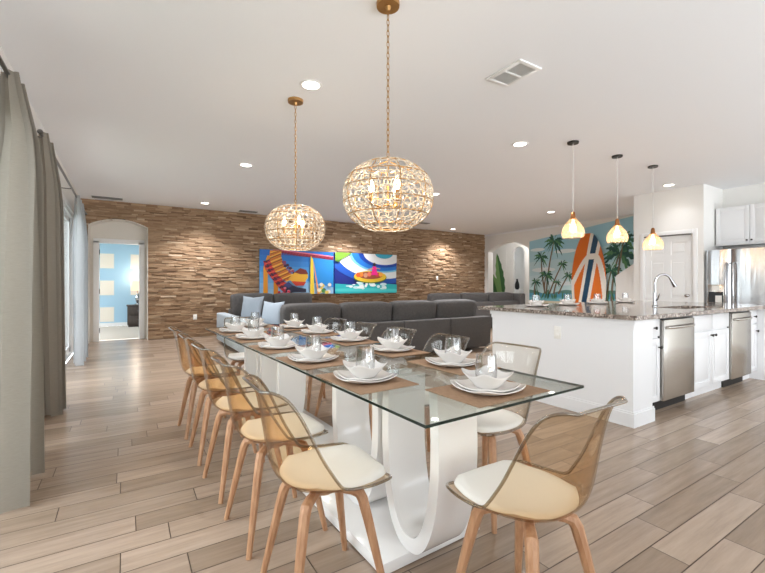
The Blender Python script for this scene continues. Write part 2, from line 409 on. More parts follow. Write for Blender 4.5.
b = MB(); b.lathe([(0.165, 0.40), (0.13, 0.68)], n=28, caps=False); b.lathe([(0.160, 0.40), (0.125, 0.68)], n=28, caps=False); b.build('lamp_shade', M['shade'], tl, smooth=40, fix=False)

# ------------------------------------------------------------------ left wall with two sliding doors
b = MB()
XW0, XW1 = -0.95, -0.75
OP = [(0.9, 3.96), (5.15, 8.72)]
ZT = 2.36
ys = [-2.6] + [v for p in OP for v in p] + [9.94]
for i in range(0, len(ys), 2): b.box((XW0, ys[i], 0), (XW1, ys[i + 1], CEIL))
for a, c in OP: b.box((XW0, a, ZT), (XW1, c, CEIL))
struct(b.build('wall_left', M['wall']))
def slider(n, y0, y1):
    e = MB()
    fr = 0.06
    x0, x1 = -0.93, -0.76
    e.box((x0, y0, 0), (x1, y0 + fr, ZT), bev=0.004); e.box((x0, y1 - fr, 0), (x1, y1, ZT), bev=0.004)
    e.box((x0, y0, ZT - fr), (x1, y1, ZT), bev=0.004); e.box((x0, y0, 0), (x1, y1, 0.03), bev=0.004)
    # inner casing
    e.box((-0.75, y0 - 0.07, 0), (-0.735, y0, ZT + 0.07)); e.box((-0.75, y1, 0), (-0.735, y1 + 0.07, ZT + 0.07)); e.box((-0.75, y0 - 0.07, ZT), (-0.735, y1 + 0.07, ZT + 0.07))
    m = (y1 - y0) / 2
    for k in range(2):
        a = y0 + fr + k * (m - fr); c = a + m - fr; xx = -0.86 + 0.03 * k
        e.box((xx, a, 0.03), (xx + 0.03, a + 0.07, ZT - fr), bev=0.003); e.box((xx, c - 0.07, 0.03), (xx + 0.03, c, ZT - fr), bev=0.003)
        e.box((xx, a, 0.03), (xx + 0.03, c, 0.13), bev=0.003); e.box((xx, a, ZT - fr - 0.08), (xx + 0.03, c, ZT - fr), bev=0.003)
    w = struct(e.build(n, M['trim'], smooth=40))
    for k in range(2):
        a = y0 + fr + k * (m - fr); c = a + m - fr; xx = -0.86 + 0.03 * k
        e = MB(); e.box((xx + 0.012, a + 0.06, 0.12), (xx + 0.018, c - 0.06, ZT - fr - 0.07)); e.build('pane', M['wpane'], w)
M['wpane'] = clear_mat('window_pane', (0.97, 0.985, 0.99), 1.45)
slider('window_1', *OP[0]); slider('window_2', *OP[1])
# outdoors: lawn, patio, hedge
b = MB(); b.box((-30, -10, -0.2), (-2.8, 25, -0.08)); struct(b.build('ground_lawn', M['grass']))
b = MB(); b.box((-2.8, -10, -0.2), (-0.95, 25, -0.05)); struct(b.build('ground_patio', M['patio']))
b = MB()
P = []
for i in range(60):
    row = []
    for j in range(14):
        a = PI * j / 13
        rr = 0.55 + 0.12 * random.random()
        row.append((-5.2 + rr * math.cos(a), -4 + i * 0.35, -0.1 + 1.25 * max(0.0, math.sin(a)) ** 0.5 * (0.92 + 0.16 * random.random())))
    P.append(row)
b.grid(P); tag(b.build('hedge', M['hedge'], smooth=60), 'green hedge outside beyond the sliding glass doors', 'hedge')

# curtain rods + curtains
RZ, RX = 2.48, -0.62
def rod(name, y0, y1, brs, label):
    r = empty(name, (RX, y0, RZ)); tag(r, label, 'curtain rod', 'curtain rods on the left wall')
    b = MB(); b.tube([(0, 0, 0), (0, y1 - y0, 0)], 0.013, 12); b.build('pole', M['nickel'], r, smooth=40)
    for yy, s in ((0, -1), (y1 - y0, 1)):
        b = MB(); b.tube([(0, yy, 0), (0, yy + s * 0.01, 0), (0, yy + s * 0.03, 0), (0, yy + s * 0.05, 0)], [0.013, 0.02, 0.022, 0.008], 12); b.build('finial', M['nickel'], r, smooth=50)
    for yy in brs:
        b = MB(); b.tube([(0, yy - y0, -0.018), (-0.12, yy - y0, -0.018)], 0.006, 8); b.box((-0.129, yy - y0 - 0.02, -0.06), (-0.118, yy - y0 + 0.02, 0.03)); b.build('bracket', M['nickel'], r, smooth=40)
rod('curtain_rod', 0.6, 3.86, (0.75, 2.2, 3.82), 'grey curtain rod above the nearest sliding door, at the upper left corner')
rod('curtain_rod', 4.55, 9.3, (4.62, 6.9, 9.22), 'grey curtain rod above the far sliding door, reaching the brown wall')
def curtain(name, y0, y1, yb0, yb1, folds, amp, xc, label, flare=0.0, mat=None):
    b = MB(); nu, nv = 120, 26; P = []
    random.seed(int(y0 * 100)); ph = [random.uniform(-0.5, 0.5) for _ in range(folds + 2)]
    for j in range(nv + 1):
        v = j / nv; z = (RZ + 0.035) * (1 - v) + 0.012 * v
        row = []
        for i in range(nu + 1):
            u = i / nu
            k = u * folds; a = amp * (0.45 + 0.55 * min(1, v * 4)) * (1 + 0.35 * math.sin(3.1 * k + v * 1.5))
            y = (y0 + (y1 - y0) * u) * (1 - v ** 0.7) + (yb0 + (yb1 - yb0) * u) * v ** 0.7 + 0.02 * math.sin(2 * PI * k * 2 + v)
            x = RX + xc * min(1, v * 6) + a * math.sin(2 * PI * k + ph[int(k)] * v * 0.8) + flare * v * v
            x = max(x, -0.733)
            row.append((x, y, z))
        P.append(row)
    b.grid(P)
    o = b.build(name, mat or M['curt'], smooth=180)
    return tag(o, label, 'curtain', 'curtains beside the sliding doors')
M['curtb'] = curtain_mat('pale_blue_curtain', (206, 208, 210), 0.5)
curtain('curtain', 3.40, 3.76, 2.75, 3.64, 4, 0.085, 0.05, 'widest taupe curtain, nearest the camera at the left edge', 0.04)
curtain('curtain', 4.62, 5.20, 4.55, 5.02, 4, 0.070, 0.03, 'taupe curtain hanging between the two sliding doors', 0.03)
curtain('curtain', 7.6, 8.7, 7.2, 8.3, 6, 0.06, 0.02, 'pale blue curtain at the far end beside the arched recess', 0.02, M['curtb'])

# ------------------------------------------------------------------ right wall with mural, arched hall opening
b = MB(); arch_wall(b, 0, 10.36, 10.6, 4.3, 10.1, 8.109, 9.76, 2.26, 2.53, CEIL); struct(b.build('wall_right', M['wall']))
# hall behind the arch
b = MB(); arch_wall(b, 0, 12.2, 12.3, 7.2, 12.6, 9.74, 10.27, 2.36, 2.56, 2.8, n=10); struct(b.build('wall_hall', M['wall']))
b = MB(); b.box((10.36, 10.12, 0), (10.58, 12.7, 2.8)); struct(b.build('wall_hall_front', M['wall']))
b = MB(); b.box((10.6, 12.6, 0), (14.2, 12.7, 2.8)); struct(b.build('wall_hall_left', M['wall']))
b = MB(); b.box((10.6, 7.1, 0), (14.0, 7.2, 2.8)); struct(b.build('wall_hall_right', M['wall']))
b = MB(); b.box((10.36, 7.1, -0.06), (14.6, 12.7, -0.004)); struct(b.build('floor_hall', M['plank']))
b = MB(); b.box((10.36, 7.1, 2.8), (14.6, 12.7, 2.9)); struct(b.build('ceiling_hall', M['ceil']))
b = MB()
b.box((13.9, 7.2, 0), (14.0, 10.02, 2.8)); b.box((13.9, 10.02, 2.2), (14.0, 11.6, 2.8)); b.box((13.9, 10.02, 0), (14.0, 11.6, 0.95)); b.box((13.9, 10.9, 0.95), (14.0, 12.6, 2.2))
struct(b.build('wall_hall_end', M['wall']))
vs = empty('vase', (12.55, 10.36, 0)); tag(vs, 'dark vase seen inside the small arch of the white hallway', 'vase')
b = MB(); b.box((-0.16, -0.16, 0), (0.16, 0.16, 0.98), bev=0.01); b.build('plinth', M['trim'], vs, smooth=40)
b = MB(); b.lathe([(0.05, 0.98), (0.09, 1.06), (0.085, 1.18), (0.035, 1.32), (0.04, 1.38)], n=16); b.build('body', M['black'], vs, smooth=40)

# leaf mural in the hall (flat painted decal)
def leaf(b, base, tip, w, mi0, mi1, x, n=12):
    (y0, z0), (y1, z1) = base, tip
    dy, dz = y1 - y0, z1 - z0; L = math.hypot(dy, dz); ny, nz = -dz / L, dy / L
    up, lo = [], []
    for i in range(n + 1):
        t = i / n; h = w * max(0.0, math.sin(PI * t)) ** 0.7 * (1.1 - 0.4 * t) * (1 if i % 2 else 0.82)
        up.append((y0 + dy * t + ny * h, z0 + dz * t + nz * h)); lo.append((y0 + dy * t - ny * h, z0 + dz * t - nz * h))
    for i in range(n):
        c0 = (y0 + dy * i / n, z0 + dz * i / n); c1 = (y0 + dy * (i + 1) / n, z0 + dz * (i + 1) / n)
        b.face([(x, *up[i]), (x, *up[i + 1]), (x, *c1), (x, *c0)], mi0)
        b.face([(x, *lo[i]), (x, *lo[i + 1]), (x, *c1), (x, *c0)], mi1)
LG = [pmat('leaf_dark', (62, 108, 62), 0.7), pmat('leaf_light', (126, 164, 98), 0.7)]
b = MB(); b.box((12.19, 10.55, 0.3), (12.197, 11.3, 2.5), 2)
leaf(b, (10.72, 0.55), (11.03, 2.38), 0.24, 0, 1, 12.188); leaf(b, (10.85, 0.45), (11.28, 1.62), 0.24, 1, 0, 12.186)
tag(b.build('leaf_mural', LG + [M['wall']], fix=False), 'painted banana leaf mural on the white hallway wall seen through the arch', 'mural')

# beach mural (flat painted panel)
MC = {}
def mm(n, c): MC[n] = (len(MC), pmat('mural_' + n, c, 0.7)); 
for n, c in (('sky0', (158, 204, 220)), ('sky1', (174, 212, 222)), ('sky2', (192, 220, 226)), ('sky3', (204, 226, 230)), ('sky4', (196, 222, 224)), ('cloud', (226, 236, 238)), ('sea', (88, 160, 186)),
             ('sea2', (122, 188, 200)), ('sand', (214, 204, 176)), ('trunk', (120, 104, 84)), ('f1', (54, 104, 84)), ('f2', (84, 134, 92)), ('f3', (40, 82, 76)), ('hill', (96, 138, 130))): mm(n, c)
b = MB(); X0 = 10.352
def mi(n): return MC[n][0]
def rectm(y0, y1, z0, z1, n, x): b.face([(x, y0, z0), (x, y1, z0), (x, y1, z1), (x, y0, z1)], mi(n))
b.box((X0, 5.1, 0.12), (10.3595, 8.09, 2.47), mi('sky1'))
# painted wash, wavy bands from turquoise to pale
bands = [(2.60, 'sky0'), (2.12, 'sky1'), (1.8, 'sky2'), (1.48, 'sky3'), (1.2, 'sky4'), (0.96, 'hill'), (0.92, 'sea'), (0.80, 'sea2'), (0.70, 'sand'), (0.12, None)]
NB = 40
for k in range(len(bands) - 1):
    for i in range(NB):
        ya = 5.1 + 2.99 * i / NB; yb = 5.1 + 2.99 * (i + 1) / NB
        def wv(z, y, kk): 
            if kk == 0: return 2.47 + 0.35 * max(0, (8.09 - y) / 2.99)
            if kk >= 5: return z + (0.06 * math.sin(y * 5 + kk) if kk == 5 else 0)
            return z + 0.07 * math.sin(2.3 * y + kk * 1.7) + 0.03 * math.sin(7 * y + kk)
        za0, za1 = wv(bands[k][0], ya, k), wv(bands[k][0], yb, k); zb0, zb1 = wv(bands[k + 1][0], ya, k + 1), wv(bands[k + 1][0], yb, k + 1)
        b.face([(X0 - 0.001, ya, zb0), (X0 - 0.001, yb, zb1), (X0 - 0.001, yb, min(za1, 2.84)), (X0 - 0.001, ya, min(za0, 2.84))], mi(bands[k][1]))
random.seed(3)
for (cy, cz, w, h) in ((7.6, 1.6, 0.4, 0.07), (6.9, 2.1, 0.35, 0.06), (7.8, 2.2, 0.25, 0.05), (7.0, 1.2, 0.5, 0.06)):
    b.face([(X0 - 0.002, cy + w * math.cos(2 * PI * i / 14), cz + h * math.sin(2 * PI * i / 14)) for i in range(14)], mi('cloud'))
def palm(crown, base, r, nf, tw, xo, cols=('f1', 'f2', 'f3')):
    pts = [(crown[0] + (base[0] - crown[0]) * t + 0.10 * r * math.sin(PI * t), crown[1] + (base[1] - crown[1]) * t) for t in [i / 10 for i in range(11)]]
    for i in range(10):
        w0 = tw * (0.6 + 0.04 * i); w1 = tw * (0.6 + 0.04 * (i + 1))
        b.face([(xo, pts[i][0] - w0, pts[i][1]), (xo, pts[i][0] + w0, pts[i][1]), (xo, pts[i + 1][0] + w1, pts[i + 1][1]), (xo, pts[i + 1][0] - w1, pts[i + 1][1])], mi('trunk'))
    for f in range(nf):
        a = 2 * PI * f / nf + random.uniform(-0.2, 0.2); L = r * random.uniform(0.8, 1.1)
        c = mi(cols[f % len(cols)]); n = 8; prev = None
        for i in range(n + 1):
            t = i / n
            y = crown[0] + L * t * math.cos(a); zz = crown[1] + L * t * math.sin(a) - 0.45 * L * t * t
            w = 0.13 * r * math.sin(PI * min(1, t * 0.9 + 0.1)) * (1.25 if i % 2 else 0.6)
            q = ((xo - 0.0005 - 0.0001 * f, y - 0.3 * w, zz + w), (xo - 0.0005 - 0.0001 * f, y + 0.3 * w, zz - w))
            if prev: b.face([prev[0], q[0], q[1], prev[1]], c)
            prev = q
for i, (cr, ba, r, nf) in enumerate((((7.25, 2.41), (7.50, 0.9), 0.36, 13), ((7.67, 1.98), (7.54, 0.9), 0.28, 12), ((7.50, 1.45), (7.55, 0.9), 0.28, 12), ((6.99, 1.74), (7.4, 0.9), 0.20, 10),
                                     ((6.80, 1.42), (7.1, 0.9), 0.20, 10), ((7.15, 1.24), (7.25, 0.9), 0.16, 9), ((5.42, 1.95), (5.62, 0.7), 0.50, 15), ((5.62, 1.52), (5.72, 0.7), 0.34, 13), ((5.30, 2.3), (5.5, 0.8), 0.36, 12), ((7.85, 1.25), (7.9, 0.85), 0.2, 10))):
    palm(cr, ba, r, nf, 0.028, X0 - 0.003 - 0.0015 * i)
for i in range(24):
    y = random.uniform(5.2, 8.05); 
    leaf(b, (y, 0.75), (y + random.uniform(-0.12, 0.12), random.uniform(0.9, 1.1)), 0.03, mi('f1'), mi('f2'), X0 - 0.02, 6)
tag(b.build('beach_mural', [v[1] for v in sorted(MC.values(), key=lambda q: q[0])], fix=False), 'painted beach mural with palm trees and pale blue sky on the right wall', 'mural')

# surfboard mounted on the mural wall
sb = empty('surfboard', (10.285, 6.19, 0.0)); tag(sb, 'tall orange surfboard with white stripes and navy centre against the beach mural', 'surfboard')
SO = pmat('surf_orange', (228, 118, 38), 0.35); SW = pmat('surf_white', (238, 232, 222), 0.35); SN = pmat('surf_navy', (34, 72, 100), 0.35)
SH = 2.51
def sbw(z):                                   # half width of the outline
    t = z / SH; t = max(0, min(1, t)); return 0.475 * (max(0.0, math.sin(PI * min(1, t * 0.94 + 0.05))) ** 0.42) * (1 - 0.05 * (t - 0.5))
b = MB(); nz_ = 150; nu_ = 80
def scol(y, z):
    yy = y + 0.187 * (z - 1.25)                # the stripe leans
    if abs(yy) < 0.07: return 1 if abs(z - 1.90) < 0.07 else 2
    if abs(yy) < 0.155: return 1
    if z < 1.97:
        c = 0.04 + (1.97 - z) ** 0.62 * 0.46; w = sbw(z)
        if c - 0.075 < abs(yy) < c + 0.055: return 1
        if z < 1.30 and abs(y) > w - 0.085: return 1
        if abs(yy) > c: return 0
    if z < 0.62: return 1
    return 0
for side in (0, 1):
    V = []
    for i in range(nz_ + 1):
        z = SH * i / nz_; w = sbw(z)
        V.append([b._v(((-0.035 if side == 0 else 0.03) * (1 - abs(2 * j / nu_ - 1) ** 2.5), w * (2 * j / nu_ - 1), z)) for j in range(nu_ + 1)])
    for i in range(nz_):
        for j in range(nu_):
            f = b.bm.faces.new([V[i][j], V[i + 1][j], V[i + 1][j + 1], V[i][j + 1]])
            z = SH * (i + 0.5) / nz_; y = sbw(z) * (2 * (j + 0.5) / nu_ - 1)
            f.material_index = scol(y, z) if side == 0 else 1
bmesh.ops.remove_doubles(b.bm, verts=list(b.bm.verts), dist=0.0005)
b.build('board', [SO, SW, SN], sb, smooth=60)
b = MB(); b.prism([(-0.005, 0.16), (0.005, 0.16), (0.005, 0.34), (-0.005, 0.34)], 0, 0.012, 0.045); b.build('fin', SN, sb)

# stair guard wall between mural and pantry
b = MB(); b.prism([(4.03, 0), (5.35, 0), (5.35, 1.38), (4.03, 2.28)], 0, 10.05, 10.17); struct(b.build('wall_stair', M['wall']))
# pantry block
b = MB(); PX = 8.2
b.box((PX, 3.84, 0), (PX + 0.1, 4.03, CEIL)); b.box((PX, 2.92, 0), (PX + 0.1, 3.07, CEIL)); b.box((PX, 3.07, 2.05), (PX + 0.1, 3.84, CEIL))
b.box((PX + 0.1, 3.93, 0), (10.5, 4.03, CEIL)); b.box((PX + 0.1, 2.92, 0), (9.0, 3.02, CEIL))
struct(b.build('wall_pantry', M['wall']))
b = MB(); b.box((9.0, -2.6, 0), (9.1, 3.02, CEIL)); struct(b.build('wall_kitchen', M['wall']))
# pantry door: six panel
b = MB()
for a in (((PX - 0.02, 3.0, 0), (PX, 3.07, 2.12)), ((PX - 0.02, 3.84, 0), (PX, 3.91, 2.12)), ((PX - 0.02, 3.07, 2.05), (PX, 3.84, 2.12))): b.box(*a, bev=0.004)
d2 = struct(b.build('door_2', M['trim'], smooth=40))
b = MB(); b.box((PX + 0.03, 3.075, 0.01), (PX + 0.06, 3.835, 2.045))
pw = [(3.075, 3.18), (3.41, 3.50), (3.73, 3.835)]
pz = [(0.01, 0.22), (0.80, 0.93), (1.60, 1.70), (1.93, 2.045)]
for y0, y1 in pw: b.box((PX + 0.018, y0, 0.01), (PX + 0.03, y1, 2.045))
for z0, z1 in pz: b.box((PX + 0.0188, 3.076, z0 + 0.0008), (PX + 0.0305, 3.834, z1 - 0.0008))
for y0, y1 in ((3.21, 3.38), (3.53, 3.70)):
    for z0, z1 in ((0.26, 0.76), (0.97, 1.56), (1.74, 1.89)): b.box((PX + 0.022, y0, z0), (PX + 0.03, y1, z1), bev=0.006)
lf = b.build('door_leaf', M['trim'], d2)
b = MB(); b.lathe([(0.025, 0), (0.025, 0.008), (0.01, 0.012), (0.01, 0.035), (0.028, 0.045), (0.03, 0.06), (0.015, 0.07)], n=16)
kb = b.build('door_knob', M['chrome'], d2, smooth=40); kb.location = (PX + 0.018, 3.15, 0.98); kb.rotation_euler = (0, -PI / 2, 0)
b = MB(); b.tube([(PX - 0.03, 3.09, 2.035), (PX - 0.03, 3.83, 2.045)], 0.012, 10)  # dark strip modelled in place of the shade in the door's top gap
for yy in (3.12, 3.80): b.tube([(PX - 0.03, yy, 2.04), (PX + 0.016, yy, 2.04)], 0.007, 8)
tag(b.build('gap_shadow_bar', M['nickel'], smooth=40), 'thin dark strip standing in for the shadow gap atop the white pantry door', 'bar')

# baseboards
b = MB(); b.box((10.34, 4.3, 0), (10.36, 8.1, 0.12), bev=0.004); struct(b.build('baseboard_right', M['trim'], smooth=40))
b = MB(); b.box((-0.75, 3.97, 0), (-0.737, 5.14, 0.12), bev=0.003); struct(b.build('baseboard_left', M['trim'], smooth=40))

# ------------------------------------------------------------------ wall plates
def plate(name, loc, rotz, label, kind):
    o = empty(name, loc, rotz); tag(o, label, 'wall plate')
    b = MB(); b.box((-0.038, -0.008, -0.06), (0.038, 0, 0.06), bev=0.003); b.build('cover', M['plastic'], o, smooth=40)
    b = MB()
    if kind == 'outlet':
        for zz in (-0.025, 0.025):
            b = MB(); b.box((-0.016, -0.0105, zz - 0.014), (0.016, -0.007, zz + 0.014), bev=0.002); b.build('socket', M['plastic'], o, smooth=40)
    else:
        b.box((-0.016, -0.0115, -0.032), (0.016, -0.007, 0.032), bev=0.002); b.build('rocker', M['plastic'], o, smooth=40)
plate('wall_outlet', (1.306, 9.897, 0.45), 0, 'white outlet low on the brown wall right of the arched recess', 'outlet')
plate('light_switch', (8.25, 9.897, 1.37), 0, 'white light switch on the brown wall near its right end', 'switch')
plate('wall_outlet', (3.508, 2.415, 0.71), -PI / 2, 'white outlet on the white end wall of the kitchen island', 'outlet')

# ------------------------------------------------------------------ wall art
def ellipse(cx, cz, rx, rz, n=20, a0=0, a1=2 * PI): return [(cx + rx * math.cos(a0 + (a1 - a0) * i / n), cz + rz * math.sin(a0 + (a1 - a0) * i / n)) for i in range(n + (1 if a1 - a0 < 2 * PI - 0.01 else 0))]
class Art:
    def __init__(s, x0, x1, z0, z1):
        s.b = MB(); s.x0, s.x1, s.z0, s.z1 = x0, x1, z0, z1; s.m = []; s.names = {}; s.lay = 0
    def c(s, rgb):
        if rgb not in s.names: s.names[rgb] = len(s.m); s.m.append(pmat('print_ink', rgb, 0.45))
        return s.names[rgb]
    def base(s, rgb): s.b.box((s.x0, 9.838, s.z0), (s.x1, 9.876, s.z1), s.c(rgb))
    def P(s, pts, rgb):
        s.lay += 1; y = 9.8375 - 0.00018 * s.lay
        W, H = s.x1 - s.x0, s.z1 - s.z0
        q = [(s.x0 + W * min(1, max(0, p[0])), y, s.z0 + H * min(1, max(0, p[1]))) for p in pts]
        out = [q[0]]
        for p in q[1:]:
            if (Vector(p) - Vector(out[-1])).length > 1e-5: out.append(p)
        if (Vector(out[0]) - Vector(out[-1])).length < 1e-5: out.pop()
        if len(out) > 2: s.b.face(out, s.c(rgb))
    def band(s, path, w, rgb):
        for i in range(len(path) - 1):
            (a, c), (d, e) = path[i], path[i + 1]
            L = math.hypot(d - a, e - c) or 1; nx, nz = -(e - c) / L, (d - a) / L
            w0 = w if not isinstance(w, list) else w[i]; w1 = w if not isinstance(w, list) else w[i + 1]
            s.P([(a + nx * w0, c + nz * w0), (d + nx * w1, e + nz * w1), (d - nx * w1, e - nz * w1), (a - nx * w0, c - nz * w0)], rgb)
# left print: roller coaster
a = Art(2.72, 4.66, 0.93, 2.02); a.base((64, 150, 214))
for i in range(8): a.P([(0, i / 8), (1, i / 8), (1, (i + 1) / 8), (0, (i + 1) / 8)], [(150, 190, 226), (136, 184, 226), (110, 170, 222), (92, 160, 218), (70, 146, 212), (48, 130, 206), (32, 116, 198), (22, 104, 192)][i])
a.P([(0.62, 0.3), (1, 0.15), (1, 0.9), (0.7, 0.88)], (38, 134, 206))
tr = [(0.16, 1.0), (0.30, 0.98), (0.5, 0.93), (0.75, 0.90), (1.0, 0.86)]
a.band(tr, 0.045, (196, 60, 92)); a.band([(p[0], p[1] + 0.03) for p in tr], 0.012, (232, 130, 150)); a.band([(p[0], p[1] - 0.04) for p in tr], 0.010, (140, 34, 64))
random.seed(11)
for i in range(40): x = 0.2 + 0.8 * i / 40; a.band([(x, 1.0 - 0.13 * (x - 0.12)), (x + 0.012, 0.9 - 0.08 * (x - 0.12))], 0.004, (120, 26, 56))
a.band([(0.07, 0.0), (0.07, 0.6), (0.12, 0.86)], 0.028, (228, 150, 30)); a.band([(0.20, 0.0), (0.20, 0.45)], 0.028, (222, 138, 30))
spine = [(0.10, 0.75), (0.13, 0.55), (0.20, 0.38), (0.28, 0.20), (0.36, 0.06)]
a.band(spine, 0.06, (186, 36, 52)); a.band([(p[0] - 0.02, p[1]) for p in spine], 0.012, (90, 20, 40))
for i in range(16):
    t = i / 15 * 3.99; k = int(t); f = t - k; x = spine[k][0] + (spine[k + 1][0] - spine[k][0]) * f; zz = spine[k][1] + (spine[k + 1][1] - spine[k][1]) * f
    a.band([(x - 0.05, zz - 0.03), (x + 0.06, zz + 0.05)], 0.012, (232, 84, 60) if i % 2 else (60, 30, 60))
coil = [(0.20, 0.98), (0.19, 0.84), (0.22, 0.68), (0.27, 0.53), (0.33, 0.42), (0.40, 0.34)]
a.band(coil, 0.075, (222, 140, 34))
for i in range(22):
    t = i / 21 * 4.99; k = int(t); f = t - k; x = coil[k][0] + (coil[k + 1][0] - coil[k][0]) * f; zz = coil[k][1] + (coil[k + 1][1] - coil[k][1]) * f
    a.band([(x - 0.07, zz - 0.05), (x + 0.07, zz + 0.06)], 0.010, ((250, 190, 70), (150, 78, 26), (206, 104, 40))[i % 3])
for i in range(14): a.P(ellipse(0.30 + 0.012 * i + random.uniform(-.02, .02), 0.72 - 0.022 * i + random.uniform(-.04, .04), 0.022, 0.032, 8), random.choice([(70, 40, 60), (150, 70, 110), (214, 170, 130), (60, 60, 110)]))
a.P([(0.36, 0.36), (0.46, 0.52), (0.60, 0.54), (0.63, 0.40), (0.57, 0.24), (0.44, 0.22)], (236, 176, 56))          # plain rounded lead car
a.P([(0.44, 0.50), (0.52, 0.60), (0.60, 0.56), (0.63, 0.46), (0.52, 0.46)], (120, 40, 30)); a.P([(0.40, 0.30), (0.60, 0.28), (0.57, 0.20), (0.46, 0.19)], (200, 60, 40))
a.P([(0.27, 0.16), (0.36, 0.24), (0.48, 0.16), (0.60, 0.12), (0.60, 0.04), (0.44, 0.05), (0.34, 0.0)], (34, 38, 62)); a.P([(0.30, 0.22), (0.36, 0.28), (0.42, 0.2), (0.36, 0.14)], (60, 66, 120))
for i in range(10): a.P(ellipse(0.30 + random.uniform(-0.06, 0.1), 0.06 + random.uniform(-0.04, 0.08), 0.02, 0.03, 7), random.choice([(200, 40, 60), (230, 120, 140), (150, 24, 50)]))
a.P([(0.655, 0.0), (0.665, 0.90), (0.70, 0.80), (0.715, 0.0)], (240, 206, 60)); a.P([(0.70, 0.78), (0.715, 0.66), (0.79, 0.0), (0.76, 0.0)], (238, 150, 90))
for i in range(12): a.P(ellipse(0.84 + random.uniform(-0.06, 0.12), 0.10 + random.uniform(-0.09, 0.12), 0.028, 0.045, 8), random.choice([(80, 140, 70), (220, 190, 90), (120, 160, 120), (60, 110, 90), (230, 220, 200)]))
tag(a.b.build('canvas_print', a.m, fix=False), 'wall canvas of a red and yellow roller coaster under blue sky', 'wall art', 'canvas prints on the brown wall')
# right print: raft on a water slide
a = Art(4.69, 6.66, 0.93, 2.025); a.base((28, 92, 184))
def arcband(r0, r1, rgb, cx=0.78, cz=1.02, sx=1.0, sz=1.0, a0=PI, a1=2 * PI + 0.3):
    n = 26
    for i in range(n):
        t0 = a0 + (a1 - a0) * i / n; t1 = a0 + (a1 - a0) * (i + 1) / n
        a.P([(cx + r0 * sx * math.cos(t0), cz + r0 * sz * math.sin(t0)), (cx + r1 * sx * math.cos(t0), cz + r1 * sz * math.sin(t0)), (cx + r1 * sx * math.cos(t1), cz + r1 * sz * math.sin(t1)), (cx + r0 * sx * math.cos(t1), cz + r0 * sz * math.sin(t1))], rgb)
for r0, r1, c in ((0.95, 1.3, (20, 40, 128)), (0.80, 0.95, (30, 84, 180)), (0.60, 0.80, (228, 234, 236)), (0.55, 0.60, (120, 196, 226)), (0.44, 0.55, (38, 120, 208)), (0.36, 0.44, (24, 70, 170)), (0.16, 0.36, (232, 234, 236)), (0.0, 0.16, (60, 170, 200))):
    arcband(r0, r1, c, sx=0.95, sz=0.82)
a.P([(0, 1), (0.26, 1), (0.10, 0.84), (0, 0.80)], (110, 150, 50)); a.P([(0, 0.80), (0.10, 0.84), (0.05, 0.76)], (70, 110, 40))
a.P([(0, 0), (1, 0), (1, 0.22), (0.8, 0.24), (0.2, 0.22), (0, 0.24)], (40, 176, 182)); a.P([(0, 0.05), (1, 0.03), (1, 0.10), (0.5, 0.13), (0, 0.12)], (74, 200, 200))
random.seed(5)
for i in range(26): a.P(ellipse(0.5 + random.uniform(-0.3, 0.3), 0.18 + random.uniform(-0.07, 0.10), random.uniform(0.02, 0.06), random.uniform(0.015, 0.04), 8), random.choice([(236, 244, 246), (200, 232, 236), (222, 240, 240)]))
a.P(ellipse(0.55, 0.40, 0.27, 0.15, 28), (70, 110, 30)); a.P(ellipse(0.55, 0.42, 0.265, 0.145, 28), (224, 186, 54)); a.P(ellipse(0.55, 0.45, 0.20, 0.095, 24), (150, 70, 50))
for i, (x, zz, c) in enumerate(((0.40, 0.47, (236, 130, 50)), (0.47, 0.45, (206, 150, 120)), (0.53, 0.48, (230, 120, 90)), (0.66, 0.47, (200, 60, 60)), (0.72, 0.48, (236, 160, 60)), (0.35, 0.46, (220, 90, 40)))): a.P(ellipse(x, zz, 0.035, 0.06, 10), c)
a.P([(0.56, 0.46), (0.585, 0.68), (0.64, 0.68), (0.67, 0.46)], (236, 40, 140)); a.band([(0.59, 0.64), (0.50, 0.58)], 0.014, (206, 150, 120)); a.band([(0.64, 0.64), (0.71, 0.62)], 0.014, (206, 150, 120)); a.P(ellipse(0.613, 0.73, 0.025, 0.045, 12), (60, 40, 36))
tag(a.b.build('canvas_print', a.m, fix=False), 'wall canvas of a yellow raft riding a blue and white water slide', 'wall art', 'canvas prints on the brown wall')

# ------------------------------------------------------------------ island
IX0, IX1, IYF, IYB = 3.51, 6.78, 1.80, 3.24
b = MB(); b.box((IX0, 1.73, 0), (3.83, IYB, 0.88)); b.box((3.83, 2.95, 0), (IX1, IYB, 0.88)); b.box((6.605, 1.73, 0), (IX1, 2.95, 0.88)) 
# base moulding and cap moulding
def mould(b, z0, z1, d):
    b.box((IX0 - d, 1.73 - d, z0), (IX0, IYB + d, z1)); b.box((IX0 + 0.0003, 1.73 - d, z0), (3.845, 1.73, z1)); b.box((IX0 + 0.0003, IYB, z0), (IX1 + d, IYB + d, z1), bev=0.003)
    b.box((6.60, 1.73 - d, z0), (IX1 + d, 1.73, z1), bev=0.003)
mould(b, 0, 0.11, 0.014); mould(b, 0.11, 0.125, 0.007); mould(b, 0.80, 0.84, 0.008); mould(b, 0.84, 0.878, 0.020)
tag(b.build('island_base', M['cab'], smooth=40), 'white panelled end wall and back of the kitchen island with moulded base', 'kitchen island')
